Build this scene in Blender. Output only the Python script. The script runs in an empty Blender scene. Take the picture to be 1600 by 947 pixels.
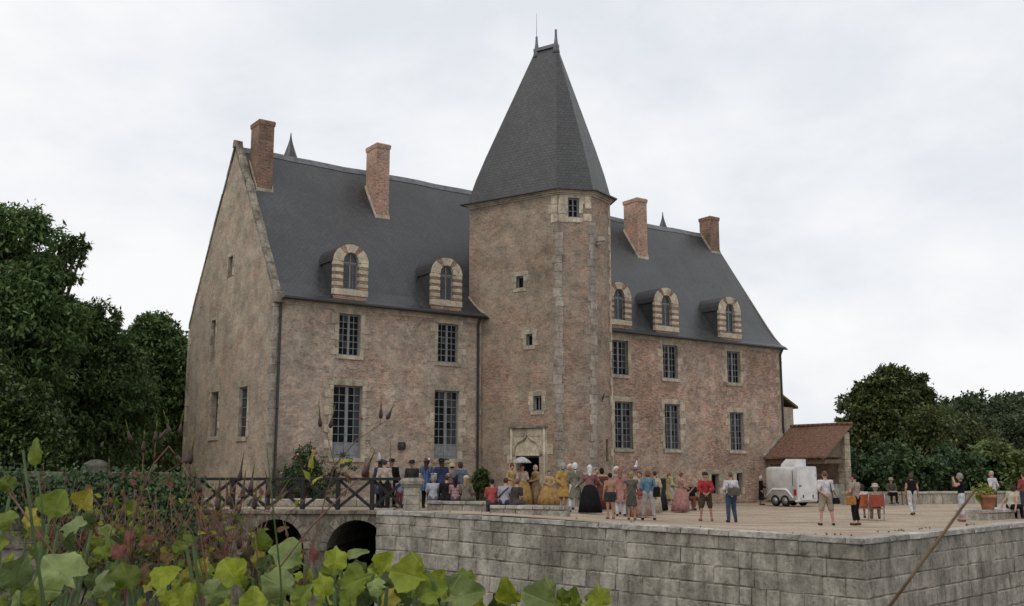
import bpy, bmesh, math, random
import numpy as np
from mathutils import Vector, Matrix
R = math.radians
rnd = random.Random(7)
sc = bpy.context.scene
col = sc.collection

# ------------------------------------------------------------------ camera
HC, FOC, PITCH = 1.78, 1600.0, R(9.3)
cam_d = bpy.data.cameras.new('camera')
cam_d.sensor_width = 36.0
cam_d.lens = 36.0 * FOC / 1600.0
cam_d.clip_start = 0.05
cam_d.clip_end = 6000
cam_d.dof.use_dof = True
cam_d.dof.focus_distance = 42.0
cam_d.dof.aperture_fstop = 36.0
cam = bpy.data.objects.new('camera', cam_d)
cam.location = (0, 0, HC)
cam.rotation_euler = (R(90) + PITCH, 0, 0)
col.objects.link(cam)
sc.camera = cam

# ------------------------------------------------------------------ sky (overcast: pale cloud sheet over a clear Nishita sky)
SUN_EL, SUN_AZ = R(52), R(215)          # azimuth clockwise from +Y
world = bpy.data.worlds.new('World')
sc.world = world
world.use_nodes = True
nt = world.node_tree
nt.nodes.clear()
def wn(t, **kw):
    n = nt.nodes.new(t)
    for k, v in kw.items():
        setattr(n, k, v)
    return n
wout = wn('ShaderNodeOutputWorld')
wbg = wn('ShaderNodeBackground')
wbg.inputs['Strength'].default_value = 0.1
sky = wn('ShaderNodeTexSky', sky_type='NISHITA', sun_disc=False, sun_elevation=SUN_EL, sun_rotation=SUN_AZ, dust_density=3.0)
tc = wn('ShaderNodeTexCoord')
mp = wn('ShaderNodeMapping')
mp.inputs['Scale'].default_value = (1.0, 1.0, 1.9)
mp.inputs['Location'].default_value = (0.35, 0.2, 0.1)
nz = wn('ShaderNodeTexNoise')
nz.inputs['Scale'].default_value = 3.2
nz.inputs['Detail'].default_value = 7
nz.inputs['Roughness'].default_value = 0.55
nz.inputs['Distortion'].default_value = 0.15
cr = wn('ShaderNodeValToRGB')
cr.color_ramp.elements[0].position = 0.36
cr.color_ramp.elements[0].color = (7.9, 8.25, 8.8, 1)
cr.color_ramp.elements[1].position = 0.62
cr.color_ramp.elements[1].color = (10.0, 10.0, 10.1, 1)
mx = wn('ShaderNodeMixRGB')
mx.inputs['Fac'].default_value = 0.95
nt.links.new(tc.outputs['Generated'], mp.inputs['Vector'])
nt.links.new(mp.outputs[0], nz.inputs['Vector'])
nt.links.new(nz.outputs['Fac'], cr.inputs['Fac'])
nt.links.new(sky.outputs[0], mx.inputs['Color1'])
nt.links.new(cr.outputs[0], mx.inputs['Color2'])
nt.links.new(mx.outputs[0], wbg.inputs['Color'])
nt.links.new(wbg.outputs[0], wout.inputs['Surface'])

sun_d = bpy.data.lights.new('sun', 'SUN')
sun_d.energy = 0.7
sun_d.angle = R(22)
sun_d.color = (1.0, 0.95, 0.88)
sun = bpy.data.objects.new('sun', sun_d)
sdir = Vector((math.sin(SUN_AZ) * math.cos(SUN_EL), math.cos(SUN_AZ) * math.cos(SUN_EL), math.sin(SUN_EL)))
sun.rotation_euler = sdir.to_track_quat('Z', 'Y').to_euler()
sun.location = (0, 0, 60)
col.objects.link(sun)

sc.view_settings.view_transform = 'Standard'
sc.view_settings.look = 'None'
sc.view_settings.gamma = 1.0
sc.view_settings.use_curve_mapping = False
sc.view_settings.exposure = 0.0
sc.render.engine = 'CYCLES'
sc.cycles.max_bounces = 6
sc.cycles.transparent_max_bounces = 4

# ------------------------------------------------------------------ helpers: placing
def at(px, py, depth):
    """point of the place seen at photo pixel (px, py), `depth` metres ahead"""
    X = (px - 800) / FOC; Y = (473.5 - py) / FOC
    c, s = math.cos(PITCH), math.sin(PITCH)
    r = Vector((X, c - Y * s, s + Y * c))
    r *= depth / r.y
    return Vector((r.x, r.y, r.z + HC))
def ground_z(x, y=0):
    t = min(max((9 - x) / 11, 0), 1)
    return 0.4 * t * t * (3 - 2 * t)

def tag(o, label=None, cat=None, group=None, kind=None):
    if label: o['label'] = label
    if cat: o['category'] = cat
    if group: o['group'] = group
    if kind: o['kind'] = kind
    return o
def link(o, parent=None):
    col.objects.link(o)
    if parent is not None: o.parent = parent
    return o
def empty(name, loc=(0, 0, 0), rz=0.0, parent=None):
    o = bpy.data.objects.new(name, None)
    o.empty_display_size = 0.3
    o.location = loc
    o.rotation_euler = (0, 0, rz)
    return link(o, parent)

# ------------------------------------------------------------------ helpers: materials
MATS = {}
class NT:
    def __init__(self, name):
        self.m = bpy.data.materials.new(name)
        self.m.use_nodes = True
        self.t = self.m.node_tree
        self.b = self.t.nodes['Principled BSDF']
        self.out = self.t.nodes['Material Output']
    def n(self, typ, **kw):
        o = self.t.nodes.new(typ)
        for k, v in kw.items(): setattr(o, k, v)
        return o
    def l(self, a, b): self.t.links.new(a, b)
    def val(self, node, **kw):
        for k, v in kw.items(): node.inputs[k.replace('_', ' ')].default_value = v
        return node
    def coord(self, kind='pos', scale=1.0):
        if kind == 'pos': s = self.n('ShaderNodeNewGeometry').outputs['Position']
        elif kind == 'uv': s = self.n('ShaderNodeTexCoord').outputs['UV']
        elif kind == 'gen': s = self.n('ShaderNodeTexCoord').outputs['Generated']
        else: s = self.n('ShaderNodeTexCoord').outputs['Object']
        if scale != 1.0:
            m = self.n('ShaderNodeMapping')
            m.inputs['Scale'].default_value = scale if hasattr(scale, '__len__') else (scale,) * 3
            self.l(s, m.inputs['Vector']); s = m.outputs[0]
        return s
    def noise(self, vec, scale, detail=4, rough=0.55, dist=0.0):
        n = self.n('ShaderNodeTexNoise')
        self.val(n, Scale=scale, Detail=detail, Roughness=rough, Distortion=dist)
        self.l(vec, n.inputs['Vector'])
        return n.outputs['Fac']
    def ramp(self, fac, stops):
        r = self.n('ShaderNodeValToRGB')
        e = r.color_ramp.elements
        while len(e) < len(stops): e.new(0.5)
        for k, (p, c) in enumerate(stops):
            e[k].position = p
            e[k].color = (c, c, c, 1) if not hasattr(c, '__len__') else (*c, 1)
        self.l(fac, r.inputs['Fac'])
        return r.outputs['Color']
    def mix(self, fac, a, b, mode='MIX'):
        m = self.n('ShaderNodeMixRGB', blend_type=mode)
        for k, v in (('Fac', fac), ('Color1', a), ('Color2', b)):
            if hasattr(v, 'is_linked'): self.l(v, m.inputs[k])
            elif hasattr(v, '__len__'): m.inputs[k].default_value = (*v, 1)
            else: m.inputs[k].default_value = v if k == 'Fac' else (v, v, v, 1)
        return m.outputs[0]
    def math(self, op, a, b=0.0):
        m = self.n('ShaderNodeMath', operation=op)
        for k, v in ((0, a), (1, b)):
            if hasattr(v, 'is_linked'): self.l(v, m.inputs[k])
            else: m.inputs[k].default_value = v
        return m.outputs[0]
    def bump(self, h, strength=0.4, dist=0.02, prev=None):
        b = self.n('ShaderNodeBump')
        self.val(b, Strength=strength, Distance=dist)
        self.l(h, b.inputs['Height'])
        if prev is not None: self.l(prev, b.inputs['Normal'])
        return b.outputs[0]
    def done(self, color=None, rough=0.85, normal=None, spec=0.3, metal=0.0):
        b = self.b
        if color is not None:
            if hasattr(color, 'is_linked'): self.l(color, b.inputs['Base Color'])
            else: b.inputs['Base Color'].default_value = (*color, 1)
        if hasattr(rough, 'is_linked'): self.l(rough, b.inputs['Roughness'])
        else: b.inputs['Roughness'].default_value = rough
        b.inputs['Specular IOR Level'].default_value = spec
        b.inputs['Metallic'].default_value = metal
        if normal is not None: self.l(normal, b.inputs['Normal'])
        return self.m

def simple(name, c, rough=0.8, spec=0.3, metal=0.0, var=0.12, scale=6.0, kind='pos'):
    if name in MATS: return MATS[name]
    t = NT(name)
    f = t.noise(t.coord(kind), scale, 4)
    lo = tuple(max(0, x * (1 - 2 * var)) for x in c); hi = tuple(min(1, x * (1 + 2 * var)) for x in c)
    MATS[name] = t.done(t.ramp(f, [(0.3, lo), (0.7, hi)]), rough, spec=spec, metal=metal)
    return MATS[name]

def brick_wall(name, brick_a, brick_b, mortar, plaster, cover, dark=0.35, diaper=False, red_side=None, gain=0.86, rubble=0.42):
    """old brick with what is left of a lime coat; UV in metres"""
    t = NT(name)
    uv = t.coord('uv'); pos = t.coord('pos')
    br = t.n('ShaderNodeTexBrick', offset=0.5)
    t.val(br, Scale=1.0, Mortar_Size=0.011, Mortar_Smooth=0.3, Bias=0.0, Brick_Width=0.235, Row_Height=0.072)
    br.inputs['Color1'].default_value = (*brick_a, 1); br.inputs['Color2'].default_value = (*brick_b, 1)
    br.inputs['Mortar'].default_value = (*mortar, 1)
    wob = t.n('ShaderNodeMixRGB', blend_type='ADD'); wob.inputs['Fac'].default_value = 0.03
    nw = t.n('ShaderNodeTexNoise'); t.val(nw, Scale=2.5, Detail=2); t.l(uv, nw.inputs['Vector'])
    t.l(uv, wob.inputs['Color1']); t.l(nw.outputs['Color'], wob.inputs['Color2'])
    t.l(wob.outputs[0], br.inputs['Vector'])
    c = br.outputs['Color']
    # bricks burnt darker / paler one by one
    v = t.noise(t.coord('uv', (4.2, 13.8, 1)), 1.0, 1)
    c = t.mix(0.8, c, t.ramp(v, [(0.28, 0.42), (0.42, 0.92), (0.72, 1.35)]), 'MULTIPLY')
    if diaper:
        sx = t.n('ShaderNodeSeparateXYZ'); t.l(uv, sx.inputs[0])
        tri = []
        for sg in (1, -1):
            k = t.math('ADD', t.math('MULTIPLY', sx.outputs[0], 1.35), t.math('MULTIPLY', sx.outputs[1], sg * 0.95))
            k = t.math('PINGPONG', k, 0.75)
            tri.append(t.math('LESS_THAN', k, 0.075))
        dm = t.math('MAXIMUM', tri[0], tri[1])
        brk = t.ramp(t.noise(uv, 0.5, 3), [(0.5, 0), (0.64, 0.9)])
        dm = t.math('MULTIPLY', dm, brk)
        dm = t.math('MULTIPLY', dm, t.ramp(t.noise(t.coord('uv', (4.2, 13.8, 1)), 1.0, 0), [(0.42, 0), (0.52, 1)]))
    # plaster coat
    n1 = t.noise(uv, 0.6, 9, 0.72, 0.0)
    n2 = t.noise(uv, 3.2, 6, 0.7)
    m = t.math('ADD', t.math('MULTIPLY', n1, 0.7), t.math('MULTIPLY', n2, 0.3))
    m = t.math('ADD', m, t.math('MULTIPLY', t.math('SUBTRACT', t.noise(uv, 0.22, 3, 0.5), 0.5), 0.5))
    if red_side is not None:
        sx2 = t.n('ShaderNodeSeparateXYZ'); t.l(uv, sx2.inputs[0])
        mr = t.n('ShaderNodeMapRange'); t.val(mr, From_Min=red_side[0], From_Max=red_side[1], To_Min=0.0, To_Max=red_side[2])
        t.l(sx2.outputs[0], mr.inputs['Value'])
        m = t.math('SUBTRACT', m, mr.outputs[0])
    pm = t.ramp(m, [(0.5 - cover - 0.09, 0.0), (0.5 - cover + 0.1, 0.86)])
    pc = t.mix(t.noise(uv, 1.7, 6, 0.65), tuple(x * 0.72 for x in plaster), tuple(min(1, x * 1.2) for x in plaster))
    c = t.mix(pm, c, pc)
    if diaper: c = t.mix(t.math('MULTIPLY', dm, 0.42), c, (0.08, 0.068, 0.062))
    # weather stains and lichen: long vertical runs plus blotches
    st = t.noise(t.coord('uv', (1.6, 0.22, 1)), 1.0, 6, 0.65)
    c = t.mix(dark * 0.45, c, t.ramp(st, [(0.33, 0.45), (0.62, 1.06)]), 'MULTIPLY')
    pk = t.noise(uv, 1.1, 7, 0.7)
    c = t.mix(0.55, c, t.ramp(pk, [(0.36, (0.8, 0.86, 0.86)), (0.5, (1.0, 1.0, 1.0)), (0.66, (1.16, 0.97, 0.86))]), 'MULTIPLY')
    dk = t.ramp(t.noise(t.coord('uv', (3.4, 9.0, 1)), 1.0, 4, 0.75), [(0.31, 0.75), (0.4, 0.0)])
    c = t.mix(dk, c, (0.1, 0.09, 0.085))
    bl = t.noise(uv, 0.33, 5, 0.6)
    c = t.mix(dark * 1.1, c, t.ramp(bl, [(0.35, (0.62, 0.62, 0.58)), (0.6, (1.08, 1.06, 1.03))]), 'MULTIPLY')
    sp = t.noise(uv, 9.0, 4, 0.75)
    c = t.mix(0.8, c, t.ramp(sp, [(0.3, 0.5), (0.52, 1.05), (0.75, 1.25)]), 'MULTIPLY')
    vo = t.n('ShaderNodeTexVoronoi'); t.val(vo, Scale=1.0, Randomness=1.0); t.l(t.coord('uv', (3.6, 6.5, 1)), vo.inputs['Vector'])
    vb = t.n('ShaderNodeRGBToBW'); t.l(vo.outputs['Color'], vb.inputs[0])
    c = t.mix(rubble, c, t.ramp(vb.outputs[0], [(0.2, (0.62, 0.63, 0.64)), (0.45, (0.98, 0.98, 0.97)), (0.8, (1.32, 1.28, 1.22))]), 'MULTIPLY')
    big = t.noise(uv, 1.0, 8, 0.72, 0.0)
    c = t.mix(0.8, c, t.ramp(big, [(0.34, (0.6, 0.6, 0.58)), (0.5, (1.0, 0.99, 0.97)), (0.66, (1.3, 1.26, 1.2))]), 'MULTIPLY')
    c = t.mix(1.0, c, gain, 'MULTIPLY')
    h = t.math('ADD', t.math('MULTIPLY', br.outputs['Fac'], -0.5), t.math('ADD', t.math('MULTIPLY', pm_bw(t, pm), 0.6), t.math('MULTIPLY', sp, 0.7)))
    MATS[name] = t.done(c, 0.93, t.bump(h, 0.6, 0.02), spec=0.15)
    return MATS[name]
def pm_bw(t, colr):
    b = t.n('ShaderNodeRGBToBW'); t.l(colr, b.inputs[0]); return b.outputs[0]

def stone(name, c, dark=0.5, moss=0.0, scale=1.0, perpiece=0.25, streak=True):
    t = NT(name)
    pos = t.coord('pos', scale)
    oi = t.n('ShaderNodeObjectInfo')
    f = t.noise(pos, 3.0, 8, 0.68)
    colr = t.ramp(f, [(0.28, tuple(x * 0.55 for x in c)), (0.5, c), (0.75, tuple(min(1, x * 1.3) for x in c))])
    colr = t.mix(1.0, colr, t.ramp(oi.outputs['Random'], [(0, 1 - perpiece), (1, 1 + perpiece)]), 'MULTIPLY')
    if streak:
        st = t.noise(t.coord('pos', (2.6 * scale, 2.6 * scale, 0.5 * scale)), 1.0, 7, 0.7)
        colr = t.mix(dark, colr, t.ramp(st, [(0.36, 0.2), (0.6, 1.1)]), 'MULTIPLY')
    bl = t.noise(pos, 0.6, 6, 0.65)
    colr = t.mix(dark, colr, t.ramp(bl, [(0.36, (0.33, 0.34, 0.3)), (0.58, (1.08, 1.06, 1.04))]), 'MULTIPLY')
    if moss > 0:
        mm = t.ramp(t.noise(pos, 1.5, 6, 0.7), [(0.62 - moss * 0.2, 0), (0.75 - moss * 0.2, 0.75)])
        colr = t.mix(mm, colr, (0.055, 0.065, 0.025))
    pit = t.noise(pos, 11.0, 6, 0.8)
    colr = t.mix(0.75, colr, t.ramp(pit, [(0.32, 0.3), (0.47, 0.98), (0.7, 1.3)]), 'MULTIPLY')
    MATS[name] = t.done(colr, 0.92, t.bump(t.math('ADD', pit, t.math('MULTIPLY', f, 1.5)), 0.7, 0.03), spec=0.2)
    return MATS[name]

def slate_mat(name, c, c2):
    t = NT(name)
    uv = t.coord('uv')
    br = t.n('ShaderNodeTexBrick', offset=0.5)
    t.val(br, Scale=1.0, Mortar_Size=0.012, Mortar_Smooth=0.2, Bias=0.0, Brick_Width=0.22, Row_Height=0.15)
    br.inputs['Color1'].default_value = (*c, 1); br.inputs['Color2'].default_value = (*c2, 1)
    br.inputs['Mortar'].default_value = (c[0] * 0.3, c[1] * 0.3, c[2] * 0.3, 1)
    t.l(uv, br.inputs['Vector'])
    v = t.noise(t.coord('uv', (4.5, 6.7, 1)), 1.0, 1)
    colr = t.mix(0.6, br.outputs['Color'], t.ramp(v, [(0.3, 0.5), (0.7, 1.45)]), 'MULTIPLY')
    bl = t.noise(uv, 0.4, 6, 0.65)
    colr = t.mix(0.7, colr, t.ramp(bl, [(0.35, (0.55, 0.56, 0.58)), (0.65, (1.28, 1.24, 1.18))]), 'MULTIPLY')
    li = t.ramp(t.noise(uv, 2.2, 7, 0.75), [(0.63, 0), (0.78, 0.45)])
    colr = t.mix(li, colr, (0.13, 0.12, 0.09))
    # overlapping courses: each slate rises towards its lower edge
    sx = t.n('ShaderNodeSeparateXYZ'); t.l(uv, sx.inputs[0])
    fr = t.math('FRACT', t.math('DIVIDE', sx.outputs[1], 0.15))
    h = t.math('ADD', t.math('MULTIPLY', fr, -1.0), t.math('MULTIPLY', v, 0.8))
    MATS[name] = t.done(colr, t.ramp(v, [(0.3, 0.34), (0.7, 0.5)]), t.bump(h, 0.3, 0.008), spec=0.62)
    return MATS[name]

def leaf_mat(name, cols, rough=0.55, trans=0.25, spec=0.3, vein=False):
    """cols: ramp over Random Per Island"""
    t = NT(name)
    ge = t.n('ShaderNodeNewGeometry')
    n = len(cols)
    c = t.ramp(ge.outputs['Random Per Island'], [(k / max(1, n - 1), x) for k, x in enumerate(cols)])
    b = t.noise(t.coord('pos'), 0.35, 3)
    c = t.mix(0.6, c, t.ramp(b, [(0.3, 0.6), (0.7, 1.35)]), 'MULTIPLY')
    t.done(c, rough, spec=spec)
    tr = t.n('ShaderNodeBsdfTranslucent'); t.l(c, tr.inputs['Color'])
    mxs = t.n('ShaderNodeMixShader'); mxs.inputs[0].default_value = trans
    t.l(t.b.outputs[0], mxs.inputs[1]); t.l(tr.outputs[0], mxs.inputs[2])
    t.l(mxs.outputs[0], t.out.inputs['Surface'])
    MATS[name] = t.m
    return t.m

# ------------------------------------------------------------------ helpers: meshes
class MB:
    """collects shapes that end up as ONE mesh object"""
    def __init__(self): self.v = []; self.f = []; self.mi = []; self.cur = 0; self.M = None
    def add(self, vs, fs):
        o = len(self.v)
        if self.M is not None: vs = [self.M @ Vector(p) for p in vs]
        self.v += [tuple(p) for p in vs]
        self.f += [tuple(i + o for i in f) for f in fs]
        self.mi += [self.cur] * len(fs)
        return self
    def box(self, x0, y0, z0, x1, y1, z1):
        return self.add([(x0, y0, z0), (x1, y0, z0), (x1, y1, z0), (x0, y1, z0), (x0, y0, z1), (x1, y0, z1), (x1, y1, z1), (x0, y1, z1)],
                        [(0, 3, 2, 1), (4, 5, 6, 7), (0, 1, 5, 4), (1, 2, 6, 5), (2, 3, 7, 6), (3, 0, 4, 7)])
    def bbox(self, x0, y0, z0, x1, y1, z1, b=0.01):
        """box with chamfered edges"""
        vs = []
        for z, i in ((z0, b), (z0 + b, 0), (z1 - b, 0), (z1, b)):
            a, c, d, e = x0 + i, x1 - i, y0 + i, y1 - i
            q = b if i == 0 else 0
            q = b * 0.9
            vs += [(a + q, d, z), (c - q, d, z), (c, d + q, z), (c, e - q, z), (c - q, e, z), (a + q, e, z), (a, e - q, z), (a, d + q, z)]
        fs = [tuple(range(7, -1, -1)), tuple(range(24, 32))]
        for r in range(3):
            for k in range(8):
                fs.append((r * 8 + k, r * 8 + (k + 1) % 8, r * 8 + 8 + (k + 1) % 8, r * 8 + 8 + k))
        return self.add(vs, fs)
    def loft(self, rings, cap=True, closed=True):
        n = len(rings[0]); vs = [p for r in rings for p in r]; fs = []
        for r in range(len(rings) - 1):
            for k in range(n if closed else n - 1):
                a = r * n + k; b = r * n + (k + 1) % n
                fs.append((a, b, b + n, a + n))
        if cap and closed:
            fs.append(tuple(range(n - 1, -1, -1))); fs.append(tuple(range((len(rings) - 1) * n, len(rings) * n)))
        return self.add(vs, fs)
    def tube(self, pts, rad, n=6, cap=True):
        pts = [Vector(p) for p in pts]
        if not hasattr(rad, '__len__'): rad = [rad] * len(pts)
        rings = []; up = Vector((0.13, 0.21, 0.97)).normalized()
        for k, p in enumerate(pts):
            d = (pts[min(k + 1, len(pts) - 1)] - pts[max(k - 1, 0)])
            if d.length < 1e-9: d = Vector((0, 0, 1))
            d.normalize()
            a = d.cross(up)
            if a.length < 0.05: a = d.cross(Vector((1, 0, 0)))
            a.normalize(); b = a.cross(d)
            rings.append([p + (a * math.cos(6.28318 * j / n) + b * math.sin(6.28318 * j / n)) * rad[k] for j in range(n)])
        return self.loft(rings, cap)
    def bar(self, a, b, w, h=None):
        """square bar from a to b"""
        a, b = Vector(a), Vector(b); h = h or w
        d = (b - a).normalized(); s = d.cross(Vector((0, 0, 1)))
        if s.length < 0.05: s = Vector((1, 0, 0))
        s.normalize(); t = s.cross(d)
        q = lambda p: [p + s * w / 2 + t * h / 2, p - s * w / 2 + t * h / 2, p - s * w / 2 - t * h / 2, p + s * w / 2 - t * h / 2]
        return self.loft([q(a), q(b)])
    def prism(self, poly, z0, z1):
        return self.loft([[(x, y, z0) for x, y in poly], [(x, y, z1) for x, y in poly]])
    def lathe(self, prof, n=12, c=(0, 0, 0)):
        return self.loft([[(c[0] + r * math.cos(6.28318 * k / n), c[1] + r * math.sin(6.28318 * k / n), c[2] + z) for k in range(n)] for r, z in prof])
    def ellipsoid(self, c, r, n=10, m=7):
        rings = []
        for j in range(m):
            ph = -math.pi / 2 + math.pi * (j + 0.02) / (m - 1 + 0.04)
            rings.append([(c[0] + r[0] * math.cos(ph) * math.cos(6.28318 * k / n), c[1] + r[1] * math.cos(ph) * math.sin(6.28318 * k / n), c[2] + r[2] * math.sin(ph)) for k in range(n)])
        return self.loft(rings)
    def mesh(self, name, mats, smooth=False, uv=True):
        me = bpy.data.meshes.new(name)
        me.from_pydata(self.v, [], self.f)
        if not isinstance(mats, (list, tuple)): mats = [mats]
        for m in mats: me.materials.append(m)
        if len(mats) > 1: me.polygons.foreach_set('material_index', self.mi)
        if smooth: me.polygons.foreach_set('use_smooth', [True] * len(me.polygons))
        me.validate(); me.update()
        if uv: box_uv(me)
        return me
    def build(self, name, mats, parent=None, smooth=False, uv=True, loc=None, rz=None):
        o = bpy.data.objects.new(name, self.mesh(name, mats, smooth, uv))
        if loc is not None: o.location = loc
        if rz is not None: o.rotation_euler = (0, 0, rz)
        return link(o, parent)

def box_uv(me):
    uvl = me.uv_layers.new(name='UVMap')
    nl = len(me.loops)
    if nl == 0: return
    co = np.empty(len(me.vertices) * 3, np.float32); me.vertices.foreach_get('co', co); co = co.reshape(-1, 3)
    vi = np.empty(nl, np.int32); me.loops.foreach_get('vertex_index', vi)
    npoly = len(me.polygons)
    nr = np.empty(npoly * 3, np.float32); me.polygons.foreach_get('normal', nr); nr = nr.reshape(-1, 3)
    lt = np.empty(npoly, np.int32); me.polygons.foreach_get('loop_total', lt)
    N = np.repeat(nr, lt, axis=0); P = co[vi]
    flat = np.abs(N[:, 2]) > 0.93
    T = np.stack([-N[:, 1], N[:, 0]], 1); ln = np.linalg.norm(T, axis=1); ln[ln < 1e-6] = 1; T /= ln[:, None]
    u = P[:, 0] * T[:, 0] + P[:, 1] * T[:, 1]
    # distance along the slope (steeper faces: nearly z)
    v = P[:, 2] / np.maximum(np.sqrt(np.maximum(1 - N[:, 2] ** 2, 0)), 0.3)
    u = np.where(flat, P[:, 0], u); v = np.where(flat, P[:, 1], v)
    uvl.data.foreach_set('uv', np.stack([u, v], 1).astype(np.float32).ravel())

def np_mesh(name, V, F, mats, smooth=False, uv=None):
    """V (n,3), F (m,k) arrays -> mesh, fast"""
    me = bpy.data.meshes.new(name)
    V = np.asarray(V, np.float32); F = np.asarray(F, np.int32); k = F.shape[1]
    me.vertices.add(len(V)); me.vertices.foreach_set('co', V.ravel())
    me.loops.add(F.size); me.loops.foreach_set('vertex_index', F.ravel())
    me.polygons.add(len(F)); me.polygons.foreach_set('loop_start', np.arange(0, F.size, k, dtype=np.int32))
    if smooth: me.polygons.foreach_set('use_smooth', np.ones(len(F), bool))
    for m in (mats if isinstance(mats, (list, tuple)) else [mats]): me.materials.append(m)
    me.update(calc_edges=True)
    return me

# ================================================================== materials of the place
M_FACADE = brick_wall('facade_brick', (0.50, 0.285, 0.22), (0.38, 0.25, 0.2), (0.5, 0.435, 0.36), (0.53, 0.452, 0.38), 0.085, 0.42, True, (13.0, 18.5, 0.135))
M_GABLE = brick_wall('gable_render', (0.5, 0.28, 0.2), (0.4, 0.25, 0.19), (0.48, 0.42, 0.34), (0.525, 0.452, 0.362), 0.14, 0.38, gain=0.85, rubble=0.2)
M_TOWER_A = brick_wall('tower_render', (0.5, 0.27, 0.2), (0.36, 0.22, 0.165), (0.48, 0.4, 0.33), (0.455, 0.388, 0.308), 0.085, 0.42, gain=0.76, rubble=0.26)
M_TOWER_B = brick_wall('tower_brick', (0.47, 0.275, 0.21), (0.37, 0.24, 0.185), (0.47, 0.4, 0.33), (0.46, 0.385, 0.32), 0.06, 0.4, gain=0.74, rubble=0.35)
M_CHIM_NEW = brick_wall('chimney_brick', (0.5, 0.3, 0.225), (0.44, 0.265, 0.2), (0.52, 0.42, 0.35), (0.46, 0.33, 0.26), -0.2, 0.2, gain=0.86, rubble=0.08)
M_CHIM_OLD = brick_wall('old_chimney_brick', (0.3, 0.165, 0.125), (0.23, 0.135, 0.105), (0.3, 0.24, 0.19), (0.27, 0.2, 0.16), -0.16, 0.4, gain=0.88, rubble=0.1)
M_BANDS = brick_wall('band_brick', (0.33, 0.19, 0.15), (0.27, 0.16, 0.13), (0.4, 0.33, 0.27), (0.36, 0.28, 0.22), -0.08, 0.3)
M_TUFA = stone('tufa_stone', (0.54, 0.46, 0.35), 0.22, 0, 1.0, 0.12)
M_SURR = stone('surround_stone', (0.47, 0.405, 0.31), 0.3, 0, 1.0, 0.2)
M_QUOIN = stone('quoin_stone', (0.36, 0.315, 0.265), 0.32, 0, 1.0, 0.18)
M_COPE = stone('coping_stone', (0.3, 0.265, 0.215), 0.6, 0.25, 1.2, 0.2)
M_WALL = stone('terrace_stone', (0.41, 0.375, 0.315), 0.52, 0.12, 0.9, 0.14)
M_WTOP = stone('terrace_coping', (0.48, 0.45, 0.4), 0.45, 0.0, 1.4, 0.18)
M_RUBBLE = stone('rubble_masonry', (0.25, 0.225, 0.18), 0.6, 0.12, 2.2, 0.15)
M_MORTAR = simple('mortar', (0.22, 0.2, 0.165), 0.95, 0.1, 0, 0.35, 1.2)
M_SLATE = slate_mat('slate', (0.034, 0.035, 0.037), (0.048, 0.049, 0.051))
M_SLATE_T = slate_mat('spire_slate', (0.038, 0.038, 0.039), (0.053, 0.053, 0.054))
M_LEAD = simple('lead', (0.15, 0.15, 0.16), 0.55, 0.4, 0.2, 0.15, 3.0)
M_PIPE = simple('iron_pipe', (0.035, 0.037, 0.038), 0.5, 0.4, 0.3)
M_FRAME = simple('grey_blue_paint', (0.21, 0.213, 0.225), 0.55, 0.35)
M_WOOD = simple('dark_wood', (0.022, 0.021, 0.021), 0.7, 0.3)
M_OAK = simple('weathered_oak', (0.16, 0.12, 0.085), 0.8, 0.2)
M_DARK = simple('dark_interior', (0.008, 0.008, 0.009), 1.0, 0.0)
def glass(name, c, rough, spec):
    t = NT(name)
    n = t.noise(t.coord('pos'), 1.8, 2)
    return t.done(c, rough, t.bump(n, 0.12, 0.05), spec=spec)
M_GLASS = glass('window_glass', (0.006, 0.008, 0.008), 0.1, 0.06)
M_GLASS2 = glass('curtain_reflection_glass', (0.045, 0.047, 0.046), 0.2, 0.1)  # grey of curtains, also serving as reflections painted on odd panes

# ================================================================== the chateau
YAW = R(35.6)
ca, sa = math.cos(YAW), math.sin(YAW)
AX, AY = -9.932, 42.321
LEN, DEP, EAV, RID = 31.95, 10.9, 9.0, 16.92
def loc2w(s, t, z=0): return Vector((AX + s * ca - t * sa, AY + s * sa + t * ca, z))
def w2loc(x, y): return (x - AX) * ca + (y - AY) * sa, -(x - AX) * sa + (y - AY) * ca
chat = empty('chateau', (AX, AY, 0), YAW)
tag(chat, 'old brick manor house with steep slate roof and polygonal stair tower', 'building')

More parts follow.
